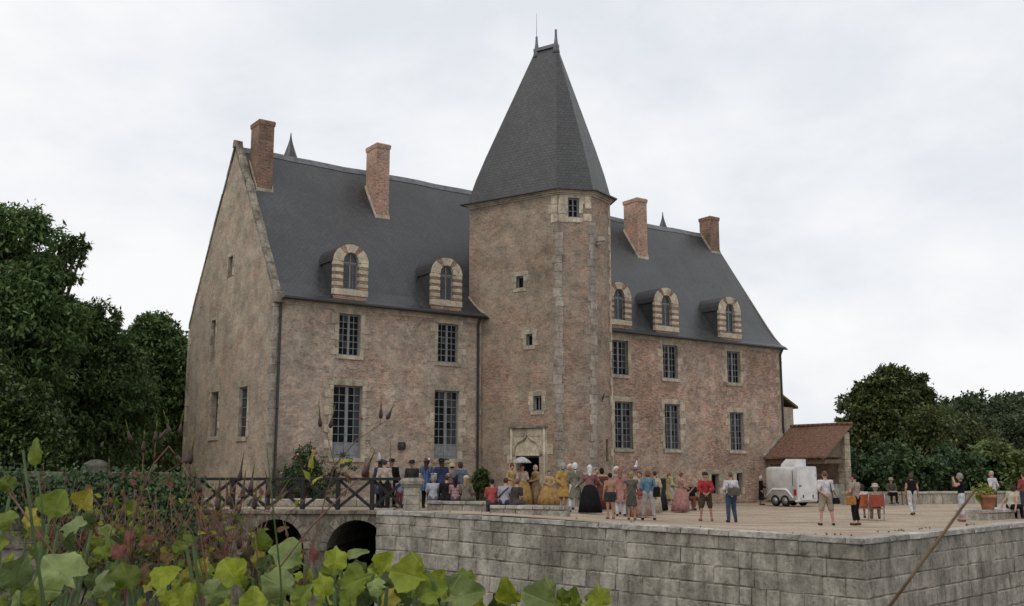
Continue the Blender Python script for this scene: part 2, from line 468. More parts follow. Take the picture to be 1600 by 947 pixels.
class Face:
    """vertical wall plane from P0 to P1 (plan, chateau frame); outside is on the right of the way"""
    def __init__(self, P0, P1):
        self.P0 = Vector((P0[0], P0[1], 0)); e = Vector((P1[0], P1[1], 0)) - self.P0
        self.len = e.length; self.d = e / self.len; self.inn = Vector((-self.d.y, self.d.x, 0))
        self.M = Matrix(((self.d.x, self.inn.x, 0, self.P0.x), (self.d.y, self.inn.y, 0, self.P0.y), (0, 0, 1, 0), (0, 0, 0, 1)))
        self.ang = math.atan2(self.d.y, self.d.x)
def wall_face(mb, F, z0, z1, ops, rev=0.32, a0=0.0, a1=None, top=None):
    """wall with real openings and reveals; top(a) gives a sloping upper edge"""
    a1 = F.len if a1 is None else a1
    mb.M = F.M
    xs = sorted({a0, a1, *[o[0] for o in ops], *[o[1] for o in ops]})
    if top: xs = sorted({*xs, DEP / 2})
    zs = sorted({z0, z1, *[o[2] for o in ops], *[o[3] for o in ops]})
    for x0, x1 in zip(xs, xs[1:]):
        cx = (x0 + x1) / 2
        for q0, q1 in zip(zs, zs[1:]):
            cz = (q0 + q1) / 2
            if any(o[0] < cx < o[1] and o[2] < cz < o[3] for o in ops): continue
            if top:
                ta, tb = top(x0), top(x1)
                poly = [(x0, q0), (x1, q0), (x1, q1), (x0, q1)]; out = []
                g = lambda p: (ta + (tb - ta) * (p[0] - x0) / (x1 - x0)) - p[1]
                for i in range(4):
                    p, q = poly[i], poly[(i + 1) % 4]; gp, gq = g(p), g(q)
                    if gp >= 0: out.append(p)
                    if gp * gq < 0:
                        k = gp / (gp - gq); out.append((p[0] + (q[0] - p[0]) * k, p[1] + (q[1] - p[1]) * k))
                if len(out) >= 3: mb.add([(x, 0, z) for x, z in out], [tuple(range(len(out)))])
                continue
            mb.add([(x0, 0, q0), (x1, 0, q0), (x1, 0, q1), (x0, 0, q1)], [(0, 1, 2, 3)])
    for (x0, x1, q0, q1) in ops:
        for a, b in (((x0, q0), (x0, q1)), ((x0, q1), (x1, q1)), ((x1, q1), (x1, q0)), ((x1, q0), (x0, q0))):
            mb.add([(a[0], 0, a[1]), (b[0], 0, b[1]), (b[0], rev, b[1]), (a[0], rev, a[1])], [(0, 1, 2, 3)])
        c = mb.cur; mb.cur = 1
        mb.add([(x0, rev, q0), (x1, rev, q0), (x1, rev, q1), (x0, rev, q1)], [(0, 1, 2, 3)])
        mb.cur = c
    mb.M = None

PANE = MB().box(-0.5, -0.5, -0.5, 0.5, 0.5, 0.5).mesh('pane', M_GLASS)
PANE2 = MB().box(-0.5, -0.5, -0.5, 0.5, 0.5, 0.5).mesh('pane', M_GLASS2)
def window(F, a0, a1, z0, z1, cols=2, rows=6, panel=0.0, leaves=2, rec=0.14, curtain=(), parent=None, mul=0.1, arch=False, name='window'):
    """wooden casement: outer frame, meeting stile, glazing bars; each pane its own piece"""
    mb = MB(); mb.M = F.M
    q0, q1 = rec, rec + 0.07
    fr, bar = 0.06, 0.028
    a0 += 0.004; a1 -= 0.004; z0 += 0.004; z1 -= 0.004
    mb.box(a0, q0, z0, a0 + fr, q1, z1); mb.box(a1 - fr, q0, z0, a1, q1, z1)
    mb.box(a0 + fr, q0, z1 - fr, a1 - fr, q1, z1); mb.box(a0 + fr, q0, z0, a1 - fr, q1, z0 + fr)
    mid = (a0 + a1) / 2
    spans = [(a0 + fr, mid - mul / 2), (mid + mul / 2, a1 - fr)] if leaves == 2 else [(a0 + fr, a1 - fr)]
    if leaves == 2: mb.box(mid - mul / 2, q0 - 0.015, z0 + fr, mid + mul / 2, q1, z1 - fr)
    zb = z0 + fr + panel
    if panel > 0:
        for x0, x1 in spans:
            mb.box(x0, q0 + 0.02, z0 + fr, x1, q1, zb - 0.05); mb.box(x0, q0, zb - 0.05, x1, q1, zb)
            mb.bbox(x0 + 0.08, q0 + 0.005, z0 + fr + 0.08, x1 - 0.08, q0 + 0.03, zb - 0.13, 0.012)
    panes = []
    zt = z1 - fr
    for li, (x0, x1) in enumerate(spans):
        cw = (x1 - x0) / cols; ch = (zt - zb) / rows
        for c in range(1, cols): mb.box(x0 + cw * c - bar / 2, q0 + 0.01, zb, x0 + cw * c + bar / 2, q1 - 0.01, zt)
        for r in range(1, rows): mb.box(x0, q0 + 0.013, zb + ch * r - bar / 2, x1, q1 - 0.013, zb + ch * r + bar / 2)
        for c in range(cols):
            for r in range(rows): panes.append((x0 + cw * (c + 0.5), zb + ch * (r + 0.5), cw - bar * 0.6, ch - bar * 0.6, li * cols + c))
    w = mb.build(name, M_FRAME, parent or chat)
    for (x, z, pw, ph, cidx) in panes:
        cur = (cidx in curtain and rnd.random() < 0.85) or rnd.random() < 0.07  # stray panes turn grey too, imitating varied reflections
        p = bpy.data.objects.new('pane', PANE2 if cur else PANE)
        p.location = F.M @ Vector((x, q0 + 0.045, z))
        p.rotation_euler = (rnd.uniform(-0.012, 0.012), 0, F.ang + rnd.uniform(-0.015, 0.015))
        p.scale = (pw, 0.006, ph)
        link(p, w)
    return w
BLK = [MB().bbox(-0.5, -0.5, -0.5, 0.5, 0.5, 0.5, b).mesh('block', M_SURR) for b in (0.03, 0.05)]
def block(F, a0, a1, z0, z1, q0=-0.028, q1=0.12, mat=None, name='surround_stone', parent=None):
    mb = MB(); mb.M = F.M
    j = lambda: rnd.uniform(-0.004, 0.004)
    mb.bbox(a0 + 0.004, q0 + j(), z0 + 0.004, a1 - 0.004, q1, z1 - 0.004, 0.012)
    return mb.build(name, mat or M_SURR, parent or chat)
def surround(F, a0, a1, z0, z1, sill=True, lint=0.32, wide=(0.2, 0.42), step=0.36, mat=None, sillp=0.07):
    z = z0; k = rnd.randint(0, 1)
    while z < z1 - 0.1:
        zz = min(z1, z + step * rnd.uniform(0.85, 1.15))
        if z1 - zz < 0.15: zz = z1
        for sd in (0, 1):
            w = wide[(k + sd) % 2] * rnd.uniform(0.85, 1.1)
            if sd == 0: block(F, a0 - w, a0 + 0.008, z, zz, mat=mat)
            else: block(F, a1 - 0.008, a1 + w, z, zz, mat=mat)
        z = zz; k += 1
    e = wide[0] * 1.25
    block(F, a0 - e, a1 + e, z1 - 0.008, z1 + lint, mat=mat)
    if sill: block(F, a0 - 0.14, a1 + 0.14, z0 - 0.17, z0 + 0.008, -sillp, 0.16, mat=mat, name='sill')

FAC = Face((0, 0), (LEN, 0)); GAB = Face((0, DEP), (0, 0))
FF = [(2.98, 4.02), (8.0, 9.12), (18.55, 19.75), (22.28, 23.38), (27.3, 28.4)]
GFL = [(2.8, 4.2), (7.86, 9.2)]
GFR = [(18.75, 19.98), (22.3, 23.45), (27.38, 28.5)]
ops = [(a, b, 6.72, 8.55) for a, b in FF] + [(a, b, 2.3, 5.42) for a, b in GFL] + [(a, b, 2.9, 5.34 if k < 2 else 5.06) for k, (a, b) in enumerate(GFR)]
BASEM = [(21.75, 22.85, 0.25, 1.38), (25.72, 26.36, 0.5, 1.6), (27.75, 28.25, 0.5, 1.65)]
ops += BASEM
mb = MB(); wall_face(mb, FAC, -1.0, EAV, ops)
mb.build('facade_wall', [M_FACADE, M_DARK], chat)
gwin = [(DEP - 7.2, DEP - 6.2, 3.32, 5.4), (DEP - 3.6, DEP - 2.62, 3.2, 5.4), (DEP - 7.6, DEP - 7.0, 6.9, 8.85), (DEP - 5.72, DEP - 5.1, 10.65, 11.62)]
slope = (RID - 0.15 - 9.15) / (DEP / 2)
gtop = lambda a: 9.15 + slope * min(a, DEP - a)
mb = MB(); wall_face(mb, GAB, -1.0, RID, gwin, top=gtop)
mb.build('gable_wall', [M_GABLE, M_DARK], chat)
mb = MB()
Fb = Face((LEN, DEP), (0, DEP)); Fr = Face((LEN, 0), (LEN, DEP))
wall_face(mb, Fb, -1.0, EAV, []); wall_face(mb, Fr, -1.0, RID, [], top=gtop)
mb.build('rear_wall', [M_GABLE, M_DARK], chat)

for k, (a, b) in enumerate(FF):
    window(FAC, a, b, 6.72, 8.55, 2, 6 if k < 2 else 5, curtain=(3,) if k == 2 else ())
    surround(FAC, a, b, 6.72, 8.55, lint=0.2)
for k, (a, b) in enumerate(GFL):
    window(FAC, a, b, 2.3, 5.42, 2, 7, panel=0.62, curtain=(3,) if k == 0 else (2, 3), mul=0.14, name='french_window')
    surround(FAC, a, b, 2.3, 5.42, lint=0.28)
for k, (a, b) in enumerate(GFR):
    top = 5.34 if k < 2 else 5.06
    window(FAC, a, b, 2.9, top, 2, 7 if k < 2 else 6, curtain=((2, 3), (1, 2, 3), (1, 2, 3))[k])
    surround(FAC, a, b, 2.9, top, lint=0.26, sillp=0.1)
for a, b, z0, z1 in BASEM:
    window(FAC, a, b, z0, z1, 1, 1, leaves=1, rec=0.2, name='cellar_window')
    surround(FAC, a, b, z0, z1, sill=False, lint=0.22, wide=(0.16, 0.3))
window(GAB, *gwin[0], 1, 5, leaves=1, rec=0.22, curtain=(0,))
window(GAB, *gwin[1], 1, 5, leaves=1, rec=0.1, curtain=(0,))
window(GAB, *gwin[2], 1, 4, leaves=1, rec=0.2, curtain=(0,))
window(GAB, *gwin[3], 1, 2, leaves=1, rec=0.2)
for k, g in enumerate(gwin): surround(GAB, *g, lint=(0.3, 0.3, 0.12, 0.16)[k], wide=((0.12, 0.22), (0.2, 0.26), (0.06, 0.12), (0.12, 0.2))[k], sill=k < 2)

# corner quoins of the house
def offset_corner(P, dA, dB, off):
    nA = Vector((dA.y, -dA.x, 0)); nB = Vector((dB.y, -dB.x, 0))
    return P + (nA + nB) / (1 + nA.dot(nB)) * off
def quoin(P, dA, dB, wa, wb, z0, z1, mat, off=0.03, name='quoin_stone'):
    P = Vector((P[0], P[1], 0))
    nA = Vector((dA.y, -dA.x, 0)); nB = Vector((dB.y, -dB.x, 0))
    o = offset_corner(P, dA, dB, off); i = offset_corner(P, dA, dB, -0.12)
    a_o = P - dA * wa + nA * off; a_i = P - dA * wa - nA * 0.12
    b_o = P + dB * wb + nB * off; b_i = P + dB * wb - nB * 0.12
    b = 0.012
    def ring(z, k):
        return [(p.x, p.y, z) for p in (a_o + dA * k - nA * k, offset_corner(P, dA, dB, off - k), b_o - dB * k - nB * k, b_i - dB * k, i, a_i + dA * k)]
    mb = MB().loft([ring(z0 + 0.004, b), ring(z0 + 0.004 + b, 0), ring(z1 - 0.004 - b, 0), ring(z1 - 0.004, b)])
    return mb.build(name, mat, chat)
z = 0.2; k = 0
while z < 8.6:
    h = rnd.uniform(0.3, 0.42)
    quoin((0, 0), GAB.d, FAC.d, (0.32, 0.2)[k % 2], (0.14, 0.24)[k % 2], z, min(z + h, 8.72), M_QUOIN); z += h; k += 1
z = 0.2; k = 0
while z < 8.6:
    h = rnd.uniform(0.32, 0.46)
    quoin((LEN, 0), FAC.d, Fr.d, (0.3, 0.45)[k % 2], (0.4, 0.25)[k % 2], z, min(z + h, 8.72), M_SURR); z += h; k += 1
z = 0.2; k = 0
while z < 8.6:
    h = rnd.uniform(0.32, 0.46)
    quoin((0, DEP), Fb.d, GAB.d, (0.3, 0.45)[k % 2], (0.4, 0.25)[k % 2], z, min(z + h, 8.9), M_SURR); z += h; k += 1

# cornice, gutter, pipes
mb = MB()
for (x0, x1) in ((0.03, 10.40), (15.0, LEN - 0.03)):
    for q, z0, z1 in ((0.05, 8.72, 8.80), (0.1, 8.80, 8.88), (0.17, 8.88, 8.965)):
        mb.box(x0, -q, z0 + 0.002, x1, 0.05, z1)
mb.build('cornice', M_SURR, chat)
def gutter(x0, x1, y=-0.4, z=8.95):
    mb = MB(); n = 8; rings = []
    for x in (x0, x1):
        rings.append([(x, y + 0.075 * math.cos(math.pi * (1 + k / n)), z + 0.075 * math.sin(math.pi * (1 + k / n))) for k in range(n + 1)] +
                     [(x, y + 0.065 * math.cos(math.pi * (2 - k / n)), z + 0.01 + 0.065 * math.sin(math.pi * (2 - k / n))) for k in range(n + 1)])
    mb.loft(rings); return mb.build('gutter', M_PIPE, chat, True)
gutter(0.2, 10.55); gutter(15.0, LEN + 0.12)
def pipe(x, y, z1=8.9, z0=0.0):
    mb = MB().tube([(x, y - 0.28, z1), (x, y - 0.1, z1 - 0.3), (x, y - 0.1, z1 - 0.5), (x, y - 0.1, z0 + 0.1), (x, y - 0.18, z0)], 0.058, 8)
    for z in np.arange(z0 + 0.5, z1 - 0.6, 1.9): mb.lathe([(0.07, 0), (0.07, 0.07)], 8, (x, y - 0.1, z))
    mb.build('downpipe', M_PIPE, chat, True)
pipe(0.22, -0.02); pipe(10.18, 0.0); pipe(LEN - 0.12, 0.0)

# roof
prof = [(-0.36, 8.985), (-0.36, 9.03), (0.0, 9.22), (0.45, 9.7), (1.0, 10.44), (DEP / 2, RID), (DEP - 1.0, 10.44), (DEP - 0.45, 9.7), (DEP, 9.22), (DEP + 0.36, 9.03), (DEP + 0.36, 8.985)]
nx = 36
xs_ = [0.3 + (LEN + 0.14 - 0.3) * k / nx for k in range(nx + 1)]
rn = np.random.default_rng(3)
def sag(x, z): return z + (0.02 * math.sin(x * 0.9) + 0.015 * math.sin(x * 2.3 + z)) * (1 if z > 9.3 else 0)
MB().loft([[(x, t, sag(x, z)) for t, z in prof] for x in xs_]).build('roof', M_SLATE, chat)
mb = MB()
for k in range(nx):
    x0, x1 = xs_[k], xs_[k + 1]
    mb.loft([[(x, DEP / 2 + dt, sag(x, RID) + dz) for dt, dz in ((-0.2, -0.25), (-0.05, 0.05), (0.05, 0.05), (0.2, -0.25))] for x in (x0 + 0.004, x1 - 0.004)])
mb.build('ridge_flashing', M_LEAD, chat)
# gable coping, stone by stone, with kneeler
ns = 11
for side in (0, 1):
    for k in range(ns):
        f0, f1 = k / ns, (k + 1) / ns
        pts = []
        for f in (f0 + 0.004, f1 - 0.004):
            t = -0.06 + (DEP / 2 + 0.06) * f; z = 9.08 + (RID + 0.32 - 9.08) * f ** 0.97
            if side: t = DEP - t
            pts.append((t, z + rnd.uniform(-0.02, 0.02)))
        (t0, z0), (t1, z1) = pts
        w = rnd.uniform(-0.02, 0.02)
        MB().loft([[(-0.04 + w, t, z - 0.3), (0.31 + w, t, z - 0.3), (0.31 + w, t, z - 0.06), (0.13, t, z), (-0.04 + w, t, z - 0.06)] for t, z in ((t0, z0), (t1, z1))]).build('coping_stone', M_COPE, chat)
MB().bbox(-0.06, -0.3, 8.72, 0.36, 0.1, 9.18, 0.03).build('kneeler_stone', M_COPE, chat)
MB().loft([[(-0.1, DEP / 2 + a, RID + b) for a, b in ((-0.16, 0.0), (0.16, 0.0), (0.08, 0.34), (-0.08, 0.34))], [(0.3, DEP / 2 + a, RID + b) for a, b in ((-0.16, 0.0), (0.16, 0.0), (0.08, 0.32), (-0.08, 0.32))]]).build('apex_stone', M_COPE, chat)

# chimneys
def chimney(s0, s1, t0, t1, ztop, zb, mat, shoulder=True):
    mb = MB()
    mb.box(s0, t0, zb, s1, t1, ztop - 0.28)
    ch = mb.build('chimney', mat, chat)
    m2 = MB()
    m2.loft([[(x, y, z) for x, y in ((s0 - e, t0 - e), (s1 + e, t0 - e), (s1 + e, t1 + e), (s0 - e, t1 + e))] for z, e in ((ztop - 0.28, 0.0), (ztop - 0.22, 0.035), (ztop - 0.05, 0.05), (ztop, 0.01))])
    m2.build('chimney_cap', mat, ch)
    m3 = MB(); g = 0.05
    rz = lambda t: 9.0 + 1.4555 * t
    m3.box(s0 - g, t0 - g, rz(t0) - 0.2, s1 + g, t0 + 0.01, rz(t0) + 0.07)
    for sx in (s0, s1):
        m3.loft([[(sx + e, t, rz(t) + dz) for e, dz in ((-g, -0.1), (g, -0.1), (g, 0.16), (-g, 0.16))] for t in (t0, min(t1, DEP / 2))])
    m3.build('flashing', M_SURR, ch)
chimney(0.5, 1.24, 3.85, 4.85, 17.98, 13.0, M_CHIM_OLD)
chimney(6.5, 7.22, 3.53, 4.65, 17.9, 13.0, M_CHIM_NEW)
chimney(23.95, 24.72, 3.6, 4.8, 17.86, 13.0, M_CHIM_NEW)
chimney(31.15, 31.95, 4.55, 5.5, 17.98, 13.0, M_CHIM_OLD)

# dormers: striped stone and brick fronts under little barrel roofs
SH = {}
def dormer(cs, W=1.82, fz=9.1, zs=10.86, curtain=()):
    hw = W / 2; ow = 0.37; T = -0.06
    zt = zs + hw * 0.93
    arc = lambda r, rz, n=10: [(cs + r * math.cos(math.pi * k / n), zs + rz * math.sin(math.pi * k / n)) for k in range(n + 1)]
    # body: slate-hung cheeks and barrel
    sect = [(cs + hw - 0.05, fz + 0.2)] + arc(hw - 0.05, hw * 0.93 - 0.04) + [(cs - hw + 0.05, fz + 0.2)]
    body = MB().loft([[(x, T + 0.14, z) for x, z in sect], [(x, 2.1, z) for x, z in sect]]).build('dormer', M_SLATE, chat)
    # lead-edged barrel roof sheet, a little wider than the cheeks
    n = 10
    outer = arc(hw + 0.02, hw * 0.93 + 0.03); inner = arc(hw - 0.03, hw * 0.93 - 0.02)
    MB().loft([[(x, y, z) for x, z in outer] + [(x, y, z) for x, z in reversed(inner)] for y in (T + 0.05, 2.1)]).build('barrel_roof', M_SLATE, body)
    FD = Face((cs - hw, T), (cs + hw, T))
    pc = lambda a0, a1, z0, z1, brick, q=0.0: block(FD, a0, a1, z0, z1, -0.03 - q, 0.16, M_BANDS if brick else M_TUFA, 'brick_band' if brick else 'stone_band', body)
    pc(0.04, W - 0.04, fz, fz + 0.22, True); pc(0.0, W, fz + 0.22, fz + 0.5, False, 0.02)
    z = fz + 0.5
    hb = (zs - z) / 4
    for k in range(4):
        for (x0, x1) in ((0, hw - ow), (hw + ow, W)):
            pc(x0, x1, z, z + hb * 0.4, True, -0.01); pc(x0, x1, z + hb * 0.4, z + hb, False)
        z += hb
    # arch: five big wedges
    cuts = [0, 48, 66, 114, 132, 180]
    for k in range(5):
        a0, a1 = R(cuts[k] + 0.5), R(cuts[k + 1] - 0.5)
        m = MB(); rings = []
        nn = 5
        for j in range(nn + 1):
            a = a0 + (a1 - a0) * j / nn
            po = (cs + hw * math.cos(a), zs + hw * 0.93 * math.sin(a)); pi = (cs + ow * math.cos(a), zs + (ow + 0.06) * math.sin(a))
            y = T - (0.03 if k % 2 == 0 else 0.015)
            rings.append([(po[0], y, po[1]), (pi[0], y, pi[1]), (pi[0], T + 0.16, pi[1]), (po[0], T + 0.16, po[1])])
        m.loft(rings).build('arch_brick' if k % 2 else 'arch_stone', M_BANDS if k % 2 else M_TUFA, body)
    window(FD, hw - ow, hw + ow, fz + 0.5, zs - 0.04, 2, 4, parent=body, mul=0.06, rec=0.13, curtain=curtain, name='casement')
    m = MB(); ring = [(cs + ow * 0.99 * math.cos(math.pi * k / 10), zs + (ow + 0.05) * math.sin(math.pi * k / 10)) for k in range(11)]
    m.loft([[(x, T + 0.15, z) for x, z in ring], [(x, T + 0.18, z) for x, z in ring]]).build('fanlight', M_GLASS, body)
    m = MB(); m.box(cs - 0.02, T + 0.11, zs, cs + 0.02, T + 0.15, zs + ow)
    m.tube([(x, T + 0.135, z) for x, z in ring], 0.025, 5); m.box(cs - ow, T + 0.1, zs - 0.05, cs + ow, T + 0.15, zs + 0.03)
    m.build('fanlight_frame', M_FRAME, body)
    MB().bar((cs - ow - 0.1, T - 0.06, zs - 0.02), (cs + ow + 0.1, T - 0.06, zs - 0.02), 0.02).build('guard_bar', M_PIPE, body)
    MB().bar((cs - ow - 0.1, T - 0.06, zs - 0.62), (cs + ow + 0.1, T - 0.06, zs - 0.62), 0.018).build('guard_bar', M_PIPE, body)
for k, c in enumerate((3.45, 8.42, 19.14, 22.58, 27.62)): dormer(c, 1.7 if k < 3 else 1.8, 9.13 if k < 3 else 9.06, curtain=((0, 1), (0, 1, 2), (), (), (0,))[k])

# ---------------------------------------------------------------- stair tower
d1 = Vector((math.cos(R(-33.8)), math.sin(R(-33.8)), 0)); n1 = Vector((math.sin(R(33.8)), math.cos(R(33.8)), 0))
Lw = Vector((-2.077, 48.796, 0))
plan_ab = [(0, 0), (5.03, 0), (6.215, 1.18), (6.22, 2.83), (5.05, 4.0), (0, 4.0)]
TP = []
for a, b in plan_ab:
    p = Lw + d1 * a + n1 * b
    TP.append(w2loc(p.x, p.y))
TZ = 14.55
F1, F2, F3 = Face(TP[0], TP[1]), Face(TP[1], TP[2]), Face(TP[2], TP[3])
win1 = [(2.72, 3.15, 10.2, 10.78), (3.28, 3.64, 7.45, 8.0), (3.66, 4.12, 4.45, 5.14)]
door = (2.72, 3.98, 0.3, 2.44)
mb = MB(); wall_face(mb, F1, -1.0, TZ, win1 + [door], 0.45)
mb.build('tower_wall', [M_TOWER_A, M_DARK], chat)
mb = MB()
win2 = (0.5, 1.02, 13.35, 14.28)
slit = (0.95, 1.2, 2.2, 3.2)
wall_face(mb, F2, -1.0, TZ, [win2]); wall_face(mb, F3, -1.0, TZ, [slit])
for k in range(3, 6): wall_face(mb, Face(TP[k], TP[(k + 1) % 6]), -1.0, TZ, [])
mb.build('tower_side_wall', [M_TOWER_B, M_DARK], chat)
for k, w_ in enumerate(win1):
    window(F1, *w_, 1, 1, leaves=1 if k < 2 else 2, rec=0.16, mul=0.05)
    surround(F1, *w_, lint=0.22, wide=(0.2, 0.3), step=0.3, mat=M_SURR, sillp=0.04)
window(F2, *win2, 1, 3, rec=0.12, mul=0.05)
# big pale blocks round the top window
for a0, a1, z0, z1 in ((0.06, 0.5, 13.95, 14.4), (0.02, 0.5, 13.5, 13.95), (0.04, 0.5, 13.1, 13.5), (1.02, 1.3, 14.0, 14.4), (1.02, 1.22, 13.55, 14.0), (1.3, 1.62, 13.8, 14.4), (1.22, 1.62, 13.2, 13.55), (0.5, 1.22, 13.12, 13.352), (0.4, 1.3, 14.275, 14.44)):
    block(F2, a0, a1, z0, z1, mat=M_TUFA)
for zq in np.arange(13.1, 14.4, 0.43): block(F1, F1.len - rnd.uniform(0.25, 0.5), F1.len - 0.01, zq, zq + 0.43, mat=M_TUFA)
z = 0.3; k = 0
while z < 13.0:
    h = rnd.uniform(0.34, 0.46)
    quoin(TP[1], F1.d, F2.d, rnd.uniform(0.2, 0.28) if k % 2 else rnd.uniform(0.12, 0.2), rnd.uniform(0.14, 0.22) if k % 2 else rnd.uniform(0.18, 0.28), z, min(z + h, 13.08), M_QUOIN)
    z += h; k += 1
z = 0.3; k = 0
while z < 13.1:
    h = rnd.uniform(0.34, 0.46)
    quoin(TP[2], F2.d, F3.d, rnd.uniform(0.2, 0.28) if k % 2 else rnd.uniform(0.12, 0.18), rnd.uniform(0.12, 0.18) if k % 2 else rnd.uniform(0.2, 0.3), z, min(z + h, 13.18), M_QUOIN)
    z += h; k += 1
z = 0.3; k = 0
while z < 14.3:
    h = rnd.uniform(0.34, 0.46)
    quoin(TP[3], F3.d, Face(TP[3], TP[4]).d, (0.1, 0.2)[k % 2], (0.3, 0.2)[k % 2], z, min(z + h, 14.4), M_SURR)
    z += h; k += 1
# spire: cornice, eaves flare, hipped sides up to a short ridge
def off_poly(poly, e):
    out = []
    for k in range(len(poly)):
        p = Vector((*poly[k], 0)); a = Vector((*poly[k - 1], 0)); b = Vector((*poly[(k + 1) % len(poly)], 0))
        out.append(offset_corner(p, (p - a).normalized(), (b - p).normalized(), e))
    return out
mb = MB()
for e, z0, z1 in ((0.06, 14.40, 14.48), (0.13, 14.48, 14.56), (0.2, 14.56, 14.645)):
    mb.loft([[(p.x, p.y, z) for p in off_poly(TP, e)] for z in (z0 + 0.001, z1)])
mb.build('tower_cornice', M_SURR, chat)
def ab(a, b):
    p = Lw + d1 * a + n1 * b; return w2loc(p.x, p.y)
R1, R2 = ab(2.66, 2.0), ab(3.80, 2.0)
ZR = 22.72
apex = [R1, R2, R2, R2, R2, R1]
rings = []
base = off_poly(TP, 0.36)
rings.append([(p.x, p.y, 14.60) for p in base])
rings.append([(p.x, p.y, 14.655) for p in base])
for f in (0.05, 0.1, 0.16, 0.3, 0.5, 0.75, 1.0):
    fl = 0.0 if f > 0.2 else (0.2 - f) * 0.55
    inner = off_poly(TP, 0.2)
    ring = []
    for k in range(6):
        p = inner[k]; q = Vector((*apex[k], 0))
        zz = 14.655 + (ZR - 14.655) * (f - fl * 0.55 * (f < 0.2))
        c = p.lerp(q, f * 0.985)
        ring.append((c.x, c.y, zz))
    rings.append(ring)
MB().loft(rings).build('spire_roof', M_SLATE_T, chat)
rd = Vector((R2[0] - R1[0], R2[1] - R1[1], 0)).normalized()
mb = MB()
mb.bar((R1[0] - rd.x * 0.1, R1[1] - rd.y * 0.1, ZR - 0.02), (R2[0] + rd.x * 0.1, R2[1] + rd.y * 0.1, ZR - 0.02), 0.3, 0.16)
mb.build('spire_ridge', M_LEAD, chat)
for (p, top_) in ((R1, 0.75), (R2, 0.85)):
    MB().lathe([(0.2, -0.4), (0.15, -0.1), (0.1, 0.15), (0.07, 0.4), (0.055, top_ - 0.1), (0.065, top_ - 0.06), (0.04, top_)], 10, (p[0], p[1], ZR)).build('finial', M_LEAD, chat, True)
MB().tube([(R1[0], R1[1], ZR + 0.7), (R1[0], R1[1], ZR + 2.0)], [0.014, 0.006], 5).build('lightning_rod', M_PIPE, chat)

# portal with its ogee arch
pm = M_SURR
for a0, a1, z0, z1 in ((2.22, 2.726, 0.3, 0.8), (2.3, 2.726, 0.8, 1.25), (2.2, 2.726, 1.25, 1.7), (2.32, 2.726, 1.7, 2.1), (2.24, 2.726, 2.1, 2.5),
                       (3.974, 4.45, 0.3, 0.75), (3.974, 4.55, 0.75, 1.2), (3.974, 4.4, 1.2, 1.65), (3.974, 4.62, 1.65, 2.1), (3.974, 4.45, 2.1, 2.5)):
    block(F1, a0, a1, z0, z1, mat=pm, name='portal_stone')
for a0, a1, z0, z1 in ((2.05, 2.6, 2.5, 2.95), (4.1, 4.72, 2.5, 2.95), (2.4, 2.6, 2.95, 3.68), (4.1, 4.42, 2.95, 3.68), (2.6, 3.35, 3.3, 3.68), (3.35, 4.1, 3.3, 3.68)):
    block(F1, a0, a1, z0, z1, mat=pm, name='portal_stone')
block(F1, 2.6, 4.1, 2.436, 3.3, -0.012, 0.1, pm, 'tympanum')
block(F1, 2.36, 4.44, 3.68, 3.80, -0.13, 0.1, M_COPE, 'portal_cornice')
mb = MB(); mb.M = F1.M
og = []
for sgn in (-1, 1):
    pth = [(3.35 + sgn * 0.72, -0.05, 2.45), (3.35 + sgn * 0.72, -0.05, 2.72), (3.35 + sgn * 0.66, -0.05, 2.9), (3.35 + sgn * 0.5, -0.05, 3.06), (3.35 + sgn * 0.28, -0.05, 3.15), (3.35 + sgn * 0.12, -0.05, 3.24), (3.35 + sgn * 0.03, -0.05, 3.42)]
    mb.tube(pth, [0.055, 0.055, 0.055, 0.055, 0.05, 0.045, 0.03], 8)
mb.build('ogee_arch', pm, chat, True)
for a in (2.5, 4.28):
    mb = MB(); mb.M = F1.M
    mb.tube([(a, -0.05, 0.35), (a, -0.05, 3.68)], 0.06, 8); mb.build('colonnette', pm, chat, True)
block(F1, 2.3, 4.5, 0.12, 0.3, -0.6, 0.3, M_SURR, 'door_step')
mb = MB(); mb.M = F1.M
mb.box(2.73, 0.25, 0.3, 2.79, 0.33, 2.43); mb.box(2.79, 0.25, 2.36, 3.97, 0.33, 2.43); mb.box(3.91, 0.25, 0.3, 3.97, 0.33, 2.36)
mb.box(2.79, 0.33, 0.3, 2.86, 0.44, 2.36)
mb.build('door_frame', M_OAK, chat)
# flashing of stone where the wing's roof meets the tower flank, little lead hopper
p0 = Vector((TP[0][0], TP[0][1], 0)); fl = []
for a in (0.0, 0.25, 0.5, 0.78, 0.95):
    q = F1.M @ Vector((a, -0.03, 0)); t = q.y
    z = 9.0 + 1.4555 * t if t > 0.6 else np.interp(t, [-0.36, 0, 0.45, 1.0], [9.03, 9.22, 9.7, 10.44])
    fl.append((q.x, q.y, z + 0.06))
MB().tube(fl, 0.05, 6).build('tower_flashing', M_SURR, chat)
# rear corner turret roofs, spikes showing over the ridge
for s, zt in ((5.48, 20.5), (34.1, 20.2)):
    MB().lathe([(1.75, 9.5), (1.5, 11.5), (1.1, 14.5), (0.72, 17.0), (0.43, 18.97), (0.3, 19.35), (0.15, 19.8), (0.07, 20.1), (0.02, 20.5)], 12, (s, 11.9, zt - 20.5)).build('turret_roof', M_SLATE, chat, True)
    MB().lathe([(1.6, -1), (1.6, 9.6)], 16, (s, 11.9, 0)).build('turret_wall', M_GABLE, chat)
